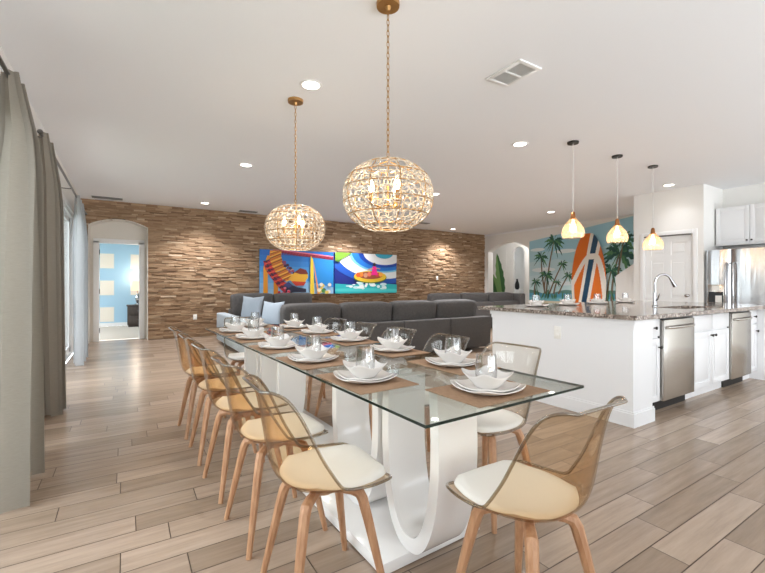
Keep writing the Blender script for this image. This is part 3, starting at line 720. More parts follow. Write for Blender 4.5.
# granite with sink cut-out
SX0, SX1, SY0, SY1 = 4.86, 5.66, 1.88, 2.22
b = MB(); z0, z1 = 0.881, 0.918; gx0, gx1, gy0, gy1 = 3.455, 6.84, 1.675, 3.42
xs = [gx0, SX0, SX1, gx1]; ysx = [gy0, SY0, SY1, gy1]
V = {}
for i in range(4):
    for j in range(4):
        for k, z in enumerate((z0, z1)): V[i, j, k] = b._v((xs[i], ysx[j], z))
for i in range(3):
    for j in range(3):
        if i == 1 and j == 1: continue
        b.bm.faces.new([V[i, j, 1], V[i + 1, j, 1], V[i + 1, j + 1, 1], V[i, j + 1, 1]]); b.bm.faces.new([V[i, j, 0], V[i, j + 1, 0], V[i + 1, j + 1, 0], V[i + 1, j, 0]])
for i in range(3):
    for j in (0, 3): b.bm.faces.new([V[i, j, 0], V[i + 1, j, 0], V[i + 1, j, 1], V[i, j, 1]])
    for ii in (0, 3): b.bm.faces.new([V[ii, i, 0], V[ii, i + 1, 0], V[ii, i + 1, 1], V[ii, i, 1]])
for (p, q) in (((1, 1), (2, 1)), ((2, 1), (2, 2)), ((2, 2), (1, 2)), ((1, 2), (1, 1))): b.bm.faces.new([V[p[0], p[1], 0], V[q[0], q[1], 0], V[q[0], q[1], 1], V[p[0], p[1], 1]])
tag(b.build('granite_countertop', M['granite']), 'speckled grey granite countertop on the white kitchen island', 'countertop')
b = MB()
b.box((SX0 - 0.02, SY0 - 0.02, 0.70), (SX1 + 0.02, SY1 + 0.02, 0.705))
for q in (((SX0 - 0.02, SY0 - 0.02, 0.705), (SX0 - 0.004, SY1 + 0.02, 0.88)), ((SX1 + 0.004, SY0 - 0.02, 0.705), (SX1 + 0.02, SY1 + 0.02, 0.88)), ((SX0 - 0.004, SY0 - 0.02, 0.705), (SX1 + 0.004, SY0 - 0.004, 0.88)), ((SX0 - 0.004, SY1 + 0.004, 0.705), (SX1 + 0.004, SY1 + 0.02, 0.88))): b.box(*q)
tag(b.build('kitchen_sink', M['steel']), 'steel undermount sink set into the granite island', 'sink')
fc = empty('kitchen_faucet', (5.13, 2.29, 0.918), R(-33)); tag(fc, 'chrome gooseneck faucet with pull down sprayer beside the island sink', 'faucet')
b = MB(); b.lathe([(0.03, 0), (0.03, 0.012), (0.022, 0.02), (0.019, 0.10), (0.016, 0.16)], n=18); b.build('body', M['chrome'], fc, smooth=40)
b = MB(); arc = [(0, 0, 0.15), (0, 0, 0.25)] + [(0.092 - 0.092 * math.cos(t), 0, 0.275 + 0.092 * math.sin(t)) for t in [PI * i / 14 for i in range(13)]]
b.tube(arc, 0.0125, 12); b.build('spout', M['chrome'], fc, smooth=60)
e = Vector(arc[-1]); d = (Vector(arc[-1]) - Vector(arc[-2])).normalized()
b = MB(); b.tube([e, e + d * 0.03, e + d * 0.06, e + d * 0.10], [0.013, 0.015, 0.019, 0.021], 14); b.build('spray_head', M['chrome'], fc, smooth=40)
b = MB(); b.tube([(0, -0.02, 0.07), (0, -0.045, 0.085), (0.01, -0.06, 0.15)], [0.009, 0.008, 0.006], 10); b.build('lever', M['chrome'], fc, smooth=40)

def raised(b, x0, x1, z0, z1, y):
    b.box((x0, y, z0), (x1, y + 0.02, z1), bev=0.003)
def panel_door(parent, x0, x1, z0, z1, y, knob=None, name='door'):
    b = MB(); t = 0.055
    b.box((x0, y + 0.008, z0), (x1, y + 0.02, z1))
    b.box((x0, y, z0), (x0 + t, y + 0.01, z1), bev=0.003); b.box((x1 - t, y, z0), (x1, y + 0.01, z1), bev=0.003)
    b.box((x0 + t, y, z0), (x1 - t, y + 0.01, z0 + t), bev=0.003); b.box((x0 + t, y, z1 - t), (x1 - t, y + 0.01, z1), bev=0.003)
    if x1 - x0 > 2 * t + 0.05: b.box((x0 + t + 0.02, y + 0.002, z0 + t + 0.02), (x1 - t - 0.02, y + 0.01, z1 - t - 0.02), bev=0.006)
    o = b.build(name, M['cab'], parent, smooth=40)
    if knob: mk_knob(o, knob, y)
    return o
def mk_knob(o, p, y):
    b = MB(); b.tube([(p[0], y, p[1]), (p[0], y - 0.012, p[1]), (p[0], y - 0.02, p[1]), (p[0], y - 0.028, p[1]), (p[0], y - 0.032, p[1])], [0.006, 0.006, 0.014, 0.014, 0.006], 12); b.build('knob', M['bronze'], o, smooth=40)
def cabinet(x0, x1, cols, label, drawers=True, false_front=False):
    o = empty('base_cabinet', (0, 0, 0)); tag(o, label, 'cabinet', 'white cabinets of the kitchen island')
    b = MB(); b.box((x0, IYF + 0.022, 0.10), (x1, 2.9, 0.655 if false_front else 0.878)); 
    if false_front: b.box((x0, IYF + 0.022, 0.655), (x1, IYF + 0.04, 0.878))
    b.box((x0, IYF + 0.075, 0), (x1, 2.9, 0.10)); b.build('carcass', M['cab'], o)
    w = (x1 - x0) / cols
    for c in range(cols):
        a0 = x0 + w * c + 0.006; a1 = x0 + w * (c + 1) - 0.006
        b = MB(); b.box((a0, IYF, 0.70), (a1, IYF + 0.02, 0.855), bev=0.004); dr = b.build('drawer', M['cab'], o, smooth=40)
        if not false_front: mk_knob(dr, ((a0 + a1) / 2 + 0.02, 0.78), IYF)
        kx = a1 - 0.03 if (cols == 1 or c == 0) else a0 + 0.03
        panel_door(o, a0, a1, 0.11, 0.68, IYF, knob=(kx, 0.635 if cols > 1 else 0.60))
    return o
cabinet(3.85, 4.13, 1, 'narrow white base cabinet with drawer, nearest end of the island')
cabinet(4.80, 5.735, 2, 'double door white base cabinet under the sink between two steel appliances', false_front=True)
cabinet(6.345, 6.60, 1, 'narrow white base cabinet with drawer at the far right end of the island')
def dishwasher(x0, x1, label):
    o = empty('dishwasher', ((x0 + x1) / 2, IYF, 0)); tag(o, label, 'dishwasher', 'stainless dishwashers in the island')
    w = (x1 - x0) / 2 - 0.004
    b = MB(); b.box((-w, 0.02, 0.10), (w, 0.62, 0.872)); b.build('tub', M['dark'], o)
    b = MB(); b.box((-w, -0.022, 0.105), (w, 0.02, 0.845), bev=0.006); b.build('door', M['steel'], o, smooth=40)
    b = MB(); b.box((-w, -0.01, 0.847), (w, 0.02, 0.872), bev=0.003); b.build('control_strip', M['black'], o, smooth=40)
    b = MB(); b.box((-w, 0.06, 0.0), (w, 0.09, 0.10)); b.build('toe_kick', M['dark'], o)
    b = MB(); b.tube([(-w + 0.05 + (2 * w - 0.1) * i / 10, -0.03 - 0.022 * max(0.0, math.sin(PI * i / 10)) ** 0.5, 0.775) for i in range(11)], 0.016, 10); b.build('handle', M['steel'], o, smooth=40)
dishwasher(4.142, 4.788, 'stainless dishwasher in the island nearest the camera')
dishwasher(5.745, 6.335, 'stainless dishwasher in the island farther right beyond the double cabinet')

# ------------------------------------------------------------------ refrigerator + cabinet above
fr = empty('refrigerator', (8.2, 2.45, 0)); tag(fr, 'stainless side by side refrigerator with ice dispenser beside the pantry wall', 'refrigerator')
b = MB(); b.box((0.07, -0.45, 0.03), (0.76, 0.45, 1.73), bev=0.006); b.build('cabinet', pmat('fridge_side', (120, 120, 120), 0.4, 0.5), fr, smooth=40)
for (y0, y1, nm) in ((0.112, 0.452, 'freezer_door'), (-0.452, 0.106, 'fridge_door')):
    b = MB(); n = 12; poly = [(0.065, y0), (0.065, y1)] + [(0.0 - 0.012 * math.sin(PI * i / n) + (0.02 if i in (0, n) else 0), y1 + (y0 - y1) * i / n) for i in range(n + 1)]
    b.prism(poly, 2, 0.06, 1.735); dd = b.build(nm, M['steelf'], fr, smooth=30)
    hy = y0 + 0.045 if nm == 'freezer_door' else y1 - 0.045
    b = MB(); b.tube([(-0.01, hy, 0.72), (-0.05, hy, 0.75), (-0.062, hy, 1.1), (-0.05, hy, 1.49), (-0.01, hy, 1.52)], 0.014, 10); b.build('handle', M['chrome'], dd, smooth=40)
    if nm == 'freezer_door':
        b = MB(); b.box((-0.018, 0.185, 0.86), (-0.002, 0.41, 1.17), 0, bev=0.004); b.box((-0.02, 0.20, 0.875), (-0.016, 0.395, 1.05), 1); b.box((-0.024, 0.25, 1.07), (-0.016, 0.345, 1.15), 2)
        b.box((-0.035, 0.215, 0.875), (-0.016, 0.30, 0.99), 2, bev=0.004)
        b.build('water_dispenser', [M['steel'], M['black'], M['plastic']], dd, smooth=40)
uc = empty('wall_cabinet', (8.63, 2.905, 1.85)); uc.rotation_euler.z = -PI / 2; tag(uc, 'white two door wall cabinet above the refrigerator', 'cabinet')
b = MB(); b.box((0, 0.022, 0), (0.92, 0.36, 0.63)); b.box((-0.005, -0.005, -0.02), (0.925, 0.36, 0.0), bev=0.003); b.build('carcass', M['cab'], uc, smooth=40)
for x0, x1, kx in ((0.006, 0.457, 0.43), (0.463, 0.914, 0.49)): panel_door(uc, x0, x1, 0.006, 0.624, 0.0, knob=(kx, 0.05))

# ------------------------------------------------------------------ dining table
TA = R(1.9); TO = Vector((1.157, 0.952, 0)); TZ = 0.76; TL = 3.2; TW = 0.418
cT, sT = math.cos(TA), math.sin(TA)
def TP(u, v, z=0.0): return (TO.x + u * cT - v * sT, TO.y + u * sT + v * cT, z)
tb = empty('dining_table', tuple(TO), TA); tag(tb, 'long glass topped dining table on white curved pedestals', 'dining table')
b = MB(); b.box((-TW, 0, TZ - 0.010), (TW, TL, TZ), bev=0.0)
for f in b.bm.faces: f.material_index = 0 if abs(f.normal.z) > 0.5 else 1
b.bm.normal_update()
for f in b.bm.faces: f.material_index = 0 if abs(f.normal.z) > 0.5 else 1
b.build('glass_top', [M['top'], M['topedge']], tb)
b = MB(); b.box((-0.28, 0.43, 0.006), (0.28, TL - 0.43, 0.055), bev=0.004); b.box((-0.26, 0.45, 0), (0.26, TL - 0.45, 0.008), 1); b.build('base_plate', [M['lacq'], M['dark']], tb, smooth=40)
def ushape(v0, v1, u0, u1, z0=0.055, z1=0.7498, th=0.05):
    """U profile in the length-height plane, extruded across the table"""
    b = MB(); vc = (v0 + v1) / 2; ho = (v1 - v0) / 2; n = 44
    def pt(t, ho, zb):
        a = PI * t; k = math.cos(a); s = math.sin(a)                 # t 0..1 from near arm to far arm
        zz = z1 - (z1 - zb) * (s ** 0.60 if s > 0 else 0)
        bulge = 1 + 0.10 * math.sin(PI * min(1, (z1 - zz) / (z1 - zb) * 0.9 + 0.05))
        return (vc - ho * 0.92 * math.copysign(abs(k) ** 0.80, k) * bulge, zz)
    out = [pt(i / n, ho, z0) for i in range(n + 1)]; inn = [pt(i / n, ho - th, z0 + th * 1.2) for i in range(n + 1)]
    def W(u, p): return (u, p[0], p[1])
    P = []
    for i in range(n + 1): P.append([W(u0, out[i]), W(u1, out[i]), W(u1, inn[i]), W(u0, inn[i])])
    b.grid(P, cv=True)
    b.face([W(u0, out[0]), W(u1, out[0]), W(u1, inn[0]), W(u0, inn[0])]); b.face([W(u0, out[-1]), W(u1, out[-1]), W(u1, inn[-1]), W(u0, inn[-1])])
    bmesh.ops.remove_doubles(b.bm, verts=list(b.bm.verts), dist=0.0002)
    b.build('pedestal', M['lacq'], tb, smooth=40)
UL, UR = -0.14, 0.07
ushape(0.25, 0.64, UL, UR); ushape(0.67, 1.14, UL, UR)
ushape(TL - 1.22, TL - 0.75, UL, UR); ushape(TL - 0.72, TL - 0.30, UL, UR)

# ------------------------------------------------------------------ dining chair
PRF = [(0.207, 0.452, 0.130), (0.204, 0.456, 0.165), (0.175, 0.456, 0.192), (0.115, 0.448, 0.206), (0.045, 0.440, 0.211), (-0.025, 0.436, 0.211), (-0.088, 0.440, 0.209), (-0.137, 0.455, 0.206),
       (-0.172, 0.488, 0.202), (-0.191, 0.535, 0.198), (-0.203, 0.60, 0.193), (-0.214, 0.67, 0.187), (-0.225, 0.735, 0.181), (-0.236, 0.785, 0.172), (-0.252, 0.815, 0.152), (-0.264, 0.825, 0.122)]
OFF = [(0.0, 0.0), (0, 0.004), (0.0, 0.012), (0.0, 0.022), (0.015, 0.034), (0.04, 0.044), (0.075, 0.050), (0.105, 0.058), (0.115, 0.064), (0.108, 0.062), (0.092, 0.056), (0.075, 0.046), (0.056, 0.034), (0.036, 0.022), (0.016, 0.01), (0.0, 0.0)]
def crm(A, t):
    n = len(A) - 1; t = max(0, min(n - 1e-6, t * n)); i = int(t); f = t - i
    p = [A[max(0, i - 1)], A[i], A[i + 1], A[min(n, i + 2)]]
    return [0.5 * (2 * b_ + (c - a_) * f + (2 * a_ - 5 * b_ + 4 * c - d_) * f * f + (3 * b_ - a_ - 3 * c + d_) * f ** 3) for a_, b_, c, d_ in zip(*p)]
def shell_pt(t, u):
    y, z, w = crm(PRF, t); oy, oz = crm(OFF, t); k = abs(u) ** 2.6
    return Vector((u * w, y + oy * k, z + oz * k))
def shell_n(t, u):
    e = 0.01
    a = shell_pt(min(1, t + e), u) - shell_pt(max(0, t - e), u); c = shell_pt(t, min(1, u + e)) - shell_pt(t, max(-1, u - e))
    n = c.cross(a) * -1; n.normalize(); return n            # points up / forwards
def make_chair(clear):
    o = empty('dining_chair', (0, 0, 0)); tag(o, 'x', 'dining chair', 'clear acrylic dining chairs around the glass table')
    b = MB(); nt_, nu_ = 46, 22; th = 0.005
    A = [[shell_pt(i / nt_, 2 * j / nu_ - 1) for j in range(nu_ + 1)] for i in range(nt_ + 1)]
    B = [[A[i][j] - shell_n(i / nt_, 2 * j / nu_ - 1) * th for j in range(nu_ + 1)] for i in range(nt_ + 1)]
    b.grid(A); b.grid(B, flip=True)
    border = [(i, 0) for i in range(nt_ + 1)] + [(nt_, j) for j in range(1, nu_ + 1)] + [(i, nu_) for i in range(nt_ - 1, -1, -1)] + [(0, j) for j in range(nu_ - 1, 0, -1)]
    pts = [(A[i][j] + B[i][j]) / 2 for i, j in border]
    b.tube(pts, 0.0055, 8, mi=1, closed=True)
    b.build('shell', [M['shellc'] if clear else M['shell'], M['rim']], o, smooth=60, fix=False)
    # seat pad following the shell
    b = MB(); n = 18; top, bot = [], []
    for i in range(n + 1):
        rt, rb = [], []
        for j in range(n + 1):
            a_ = 2 * i / n - 1; c_ = 2 * j / n - 1
            x = a_ * math.sqrt(1 - 0.30 * c_ * c_); y = c_ * math.sqrt(1 - 0.30 * a_ * a_)     # squircle
            t = 0.265 - y * 0.235; u = x * 0.90
            p = shell_pt(t, u); nn = shell_n(t, u); r = max(abs(a_), abs(c_))
            rb.append(p + nn * 0.002); rt.append(p + nn * (0.004 + 0.022 * (1 - r ** 6) ** 0.6))
        top.append(rt); bot.append(rb)
    b.grid(top); b.grid(bot, flip=True)
    for k in range(n):
        for q in ((top[0][k], top[0][k + 1], bot[0][k + 1], bot[0][k]), (top[n][k], top[n][k + 1], bot[n][k + 1], bot[n][k]), (top[k][0], top[k + 1][0], bot[k + 1][0], bot[k][0]), (top[k][n], top[k + 1][n], bot[k + 1][n], bot[k][n])): b.face(q)
    bmesh.ops.remove_doubles(b.bm, verts=list(b.bm.verts), dist=0.0005)
    b.build('seat_pad', M['pad'], o, smooth=60)
    b = MB(); b.lathe([(0.05, 0.392), (0.052, 0.40), (0.052, 0.431)], n=20); b.build('cross_frame', M['wood'], o, smooth=30)
    for sx in (-1, 1):
        for sy in (-1, 1):
            b = MB()
            b.tube([(k * sx, k * sy, z) for k, z in ((0.030, 0.408), (0.085, 0.406), (0.104, 0.398), (0.113, 0.375), (0.128, 0.30), (0.182, 0.0))], [0.0185, 0.0195, 0.021, 0.0205, 0.019, 0.0125], 8)
            for v in b.bm.verts: v.co.z = max(v.co.z, 0.0)
            b.build('leg', M['wood'], o, smooth=35)
    return o
ch_a = make_chair(False); ch_c = make_chair(True)
ORD = ['nearest the camera', 'second from the camera', 'third from the camera', 'fourth from the camera', 'farthest from the camera']
ORDL = ['nearest', 'second', 'middle', 'fourth', 'farthest']
VS = [0.51, 1.04, 1.575, 2.12, 2.66]
def rz_dir(deg): return TA + R(deg)
# a chair faces +y in its own space
for i in range(5):
    seq(ch_a, i, TP(-0.507, VS[i] - 0.01), rz_dir(-90) + R((-3, 1, 2, -1, 0)[i]), 'amber acrylic dining chair on the curtain side of the table, %s' % ORD[i])
dup(ch_a, TP(-0.018, -0.045), rz_dir(0) + R(-2), 'amber acrylic chair tucked under the near short end of the glass table')
for i in range(5):
    seq(ch_c, i, TP(0.50, VS[i] + 0.06), rz_dir(90) + R((2, -2, 1, 0, 2)[i]), 'clear acrylic dining chair on the island side of the table, %s' % ORD[i])
dup(ch_c, TP(-0.02, TL + 0.02), rz_dir(180), 'clear acrylic chair at the far short end of the glass table by the sofa')

# ------------------------------------------------------------------ place settings
def dish(half, base, h_side, h_corner, th=0.0045, power=2.2, nr=12, na=64, exp=4.5, rough_rim=0.0):
    """square dish with upturned corners, closed shell"""
    b = MB()
    def RR(a):
        c, s = abs(math.cos(a)), abs(math.sin(a)); return half / ((c ** exp + s ** exp) ** (1 / exp))
    dmax = RR(PI / 4)
    def z_at(r, a):
        cf = max(0, (RR(a) - half) / (dmax - half)); h = h_side + (h_corner - h_side) * cf ** 1.3
        if r < base: return 0.0
        return h * ((r - base) / (1 - base)) ** power
    def P(r, a, o):
        q = RR(a) * r * (1 if r > base else 1)
        rr = q * r + (half * 1.02 * r) * (1 - r)              # round centre, square rim
        return (rr * math.cos(a), rr * math.sin(a), z_at(r, a) + o)
    rs = [base * 0.5] + [base + (1 - base) * i / (nr - 1) for i in range(nr)]
    top = [[P(r, 2 * PI * k / na, th) for k in range(na)] for r in rs]
    bot = [[P(r, 2 * PI * k / na, 0.0) for k in range(na)] for r in rs]
    Vt = b.grid(top, cv=True); Vb = b.grid(bot, cv=True, flip=True)
    b.cap(list(reversed(Vt[0]))); b.cap(Vb[0])
    for k in range(na):
        b.bm.faces.new([Vt[-1][k], Vt[-1][(k + 1) % na], Vb[-1][(k + 1) % na], Vb[-1][k]])
    return b
p_mat = None
b = MB(); b.box((-0.195, -0.14, 0), (0.195, 0.14, 0.003)); p_mat = b.build('placemat', M['mat']); tag(p_mat, 'x', 'placemat', 'woven brown placemats on the glass table')
p_d = dish(0.117, 0.55, 0.012, 0.024).build('dinner_plate', M['china'], smooth=50); tag(p_d, 'x', 'plate', 'large white plates under the bowls')
p_s = dish(0.101, 0.55, 0.011, 0.022).build('salad_plate', M['china'], smooth=50); tag(p_s, 'x', 'plate', 'smaller white plates under the bowls')
p_b = dish(0.082, 0.46, 0.046, 0.064, th=0.004, power=1.15, nr=16, exp=4.2).build('soup_bowl', M['china'], smooth=50); tag(p_b, 'x', 'bowl', 'white square bowls with upturned corners')
b = MB(); b.lathe([(0.001, 0.0), (0.028, 0.0), (0.034, 0.006), (0.042, 0.045), (0.0415, 0.075), (0.037, 0.122), (0.0355, 0.122), (0.040, 0.075), (0.0405, 0.045), (0.032, 0.010), (0.001, 0.010)], n=32)
p_g = b.build('drinking_glass', M['glass'], smooth=50); tag(p_g, 'x', 'glass', 'stemless glasses standing in the bowls')
SETS = []
for i in range(5): SETS.append((-0.268, VS[i] + 0.07, -90, 'at the %s seat on the curtain side' % ORDL[i], 0))
SETS.append((0.03, 0.165, 0, 'at the near short end of the table', 4))
for i in range(5): SETS.append((0.275, VS[i] + 0.10, 90, 'at the %s seat on the island side' % ORDL[i], 0))
SETS.append((0.0, TL - 0.15, 180, 'at the far short end of the table', 3))
random.seed(21)
for i, (u, v, dg, where, dr) in enumerate(SETS):
    if i == 4 or i == 10: v -= 0.03
    rz = rz_dir(dg); z = TZ + 0.0004
    seq(p_mat, i, TP(u + (0.0), v if i not in (0, ) else v, z), rz, 'woven brown placemat ' + where)
    j = R(random.uniform(-6, 6))
    seq(p_d, i, TP(u, v, z + 0.0034), rz + j, 'large white square lower plate ' + where)
    seq(p_s, i, TP(u, v, z + 0.0034 + 0.0052), rz + j + R(random.uniform(-4, 4)), 'smaller white square upper plate ' + where)
    seq(p_b, i, TP(u, v, z + 0.0034 + 0.0104), rz + j + R(random.uniform(-14, 14)), 'white square bowl ' + where)
    seq(p_g, i, TP(u + random.uniform(-0.004, 0.004), v + random.uniform(-.004, .004), z + 0.0034 + 0.0150), 0, 'clear stemless glass in the bowl ' + where)
IW = ['leftmost', 'second from the left', 'third from the left', 'rightmost']
for i, x in enumerate((3.98, 4.58, 5.22, 5.92)):
    y = 3.02; z = 0.9184
    o = dup(p_d, (x, y, z), R(8 + 5 * i), 'white square plate on the granite island, %s of four' % IW[i]); o['group'] = 'plates along the island bar'
    o = dup(p_b, (x, y, z + 0.0052), R(20 - 9 * i), 'white square bowl on the granite island, %s of four' % IW[i]); o['group'] = 'bowls along the island bar'
    o = dup(p_g, (x, y, z + 0.0100), 0, 'clear glass in a bowl on the granite island, %s of four' % IW[i]); o['group'] = 'glasses along the island bar'

# ------------------------------------------------------------------ sofas
def cushion(w, d, h, puff=0.03, n=14):
    """soft block standing: width x, depth y, height z, base at z=0"""
    b = MB(); b2 = bmesh.new(); bmesh.ops.create_cube(b2, size=1.0)
    bmesh.ops.subdivide_edges(b2, edges=list(b2.edges), cuts=7, use_grid_fill=True)
    for v in b2.verts:
        p = v.co * 2; q = Vector((math.copysign(abs(p.x), p.x), p.y, p.z))
        m = max(abs(p.x), abs(p.y), abs(p.z))
        L = (abs(p.x) ** 13 + abs(p.y) ** 13 + abs(p.z) ** 13) ** (1 / 13.0)
        q = p / L * m if L > 0 else p
        fx = 1 - abs(q.x) ** 4; fz = 1 - abs(q.z) ** 4
        v.co = Vector((q.x * w / 2, q.y * (d / 2 + puff * fx * fz) if abs(p.y) > 0.99 else q.y * d / 2, q.z * h / 2 + h / 2 + (0.012 * fx if p.z > 0.99 else 0)))
    b.merge(b2); return b
so = empty('sectional_sofa', (0, 0, 0)); tag(so, 'long charcoal sectional sofa with its back to the dining table', 'sofa')
SY = 5.2
for i in range(4):
    x0 = 1.76 + 0.96 * i
    b = MB(); b.box((x0 + 0.003, SY, 0.06), (x0 + 0.957, SY + 0.18, 0.60), bev=0.025, seg=3); b.build('back_frame', M['sofa'], so, smooth=40)
    b = MB(); b.box((x0 + 0.003, SY + 0.18, 0.06), (x0 + 0.957, SY + 0.95, 0.28), bev=0.015); b.build('seat_base', M['sofa'], so, smooth=40)
    b = cushion(0.955, 0.78, 0.17, 0.0); c = b.build('seat_cushion', M['sofa'], so, smooth=60); c.location = (x0 + 0.48, SY + 0.57, 0.28)
CB = [1.80, 2.68, 3.58, 4.48, 5.42]
for i in range(4):
    w = CB[i + 1] - CB[i]; b = cushion(w - 0.02, 0.20, 0.46, 0.03); c = b.build('back_cushion', M['sofa'], so, smooth=60)
    c.location = ((CB[i] + CB[i + 1]) / 2, SY + 0.30, 0.43); c.rotation_euler.x = R(6)
b = MB(); b.box((5.43, SY + 0.10, 0.06), (5.60, SY + 0.95, 0.58), bev=0.025, seg=3); b.build('arm', M['sofa'], so, smooth=40)
# pale chaise along the curtain side, dark seat beyond it
cs = empty('chaise_sofa', (0, 0, 0)); tag(cs, 'pale blue grey chaise sofa at the left end of the charcoal sectional', 'sofa')
for i in range(3):
    y0 = SY + 0.003 + 1.2 * i
    b = MB(); b.box((1.56, y0, 0.06), (1.74, y0 + 1.194, 0.60), bev=0.025, seg=3); b.build('back_frame', M['sofal'], cs, smooth=40)
for i in range(2):
    y0 = SY + 1.0 + 1.3 * i
    b = MB(); b.box((1.745, y0 + 0.003, 0.06), (2.50, y0 + 1.297, 0.28), bev=0.015); b.build('seat_base', M['sofal'], cs, smooth=40)
    b = cushion(0.77, 1.29, 0.17, 0.0); c = b.build('seat_cushion', M['sofal'], cs, smooth=60); c.location = (2.13, y0 + 0.65, 0.28)
s3 = empty('corner_sofa', (0, 0, 0)); tag(s3, 'dark grey sofa against the brown wall below the left canvas', 'sofa')
for i in range(2):
    x0 = 1.96 + 0.95 * i
    b = MB(); b.box((x0, 9.50, 0.06), (x0 + 0.945, 9.68, 0.62), bev=0.025, seg=3); b.build('back_frame', M['sofa'], s3, smooth=40)
    b = cushion(0.93, 0.2, 0.5, 0.03); c = b.build('back_cushion', M['sofa'], s3, smooth=60); c.location = (x0 + 0.47, 9.37, 0.46); c.rotation_euler.x = R(-5)
    b = MB(); b.box((x0, 8.8, 0.06), (x0 + 0.945, 9.49, 0.28), bev=0.015); b.build('seat_base', M['sofa'], s3, smooth=40)
    b = cushion(0.93, 0.68, 0.17, 0.0); c = b.build('seat_cushion', M['sofa'], s3, smooth=60); c.location = (x0 + 0.47, 9.14, 0.28)
def pillow(loc, rot, s, label, mat):
    b = MB(); n = 16; T, B_ = [], []
    for i in range(n + 1):
        rt, rb = [], []
        for j in range(n + 1):
            a_, c_ = 2 * i / n - 1, 2 * j / n - 1
            f = ((1 - a_ * a_) * (1 - c_ * c_)) ** 0.38; k = 1 - 0.30 * (1 - abs(a_ * c_)) * (abs(a_) ** 2 + abs(c_) ** 2) * 0.5
            rt.append((a_ * s / 2 * k, -0.075 * f, c_ * s / 2 * k)); rb.append((a_ * s / 2 * k, 0.075 * f, c_ * s / 2 * k))
        T.append(rt); B_.append(rb)
    b.grid(T); b.grid(B_, flip=True); bmesh.ops.remove_doubles(b.bm, verts=list(b.bm.verts), dist=0.0005)
    o = b.build('throw_pillow', mat, smooth=80); o.location = loc; o.rotation_euler = rot
    return tag(o, label, 'pillow', 'throw pillows at the left end of the sofa')
pillow((1.98, 6.45, 0.69), (R(-12), 0, R(-60)), 0.44, 'pale blue throw pillow at the left end of the sofa, nearest the table', M['sofap'])
pillow((2.02, 7.85, 0.71), (R(-12), 0, R(-55)), 0.50, 'pale blue throw pillow farther back toward the brown wall, leftmost', M['sofap'])
s2 = empty('far_sofa', (0, 0, 0)); tag(s2, 'dark sofa behind the sectional, partly hidden by the granite island', 'sofa')
for i in range(3):
    x0 = 6.3 + 1.0 * i
    b = MB(); b.box((x0 + 0.003, 7.6, 0.06), (x0 + 0.997, 7.8, 0.72), bev=0.03, seg=3); b.build('back_frame', M['sofa'], s2, smooth=40)
    b = MB(); b.box((x0 + 0.003, 7.8, 0.06), (x0 + 0.997, 8.55, 0.30), bev=0.015); b.build('seat_base', M['sofa'], s2, smooth=40)
    b = cushion(0.985, 0.75, 0.17, 0.0); c = b.build('seat_cushion', M['sofa'], s2, smooth=60); c.location = (x0 + 0.5, 8.19, 0.30)
    b = cushion(0.97, 0.2, 0.48, 0.03); c = b.build('back_cushion', M['sofa'], s2, smooth=60); c.location = (x0 + 0.5, 7.92, 0.46); c.rotation_euler.x = R(6)
b = MB(); b.box((9.3, 7.55, 0.06), (9.5, 8.55, 0.92), bev=0.03, seg=3); b.build('arm', M['sofa'], s2, smooth=40)

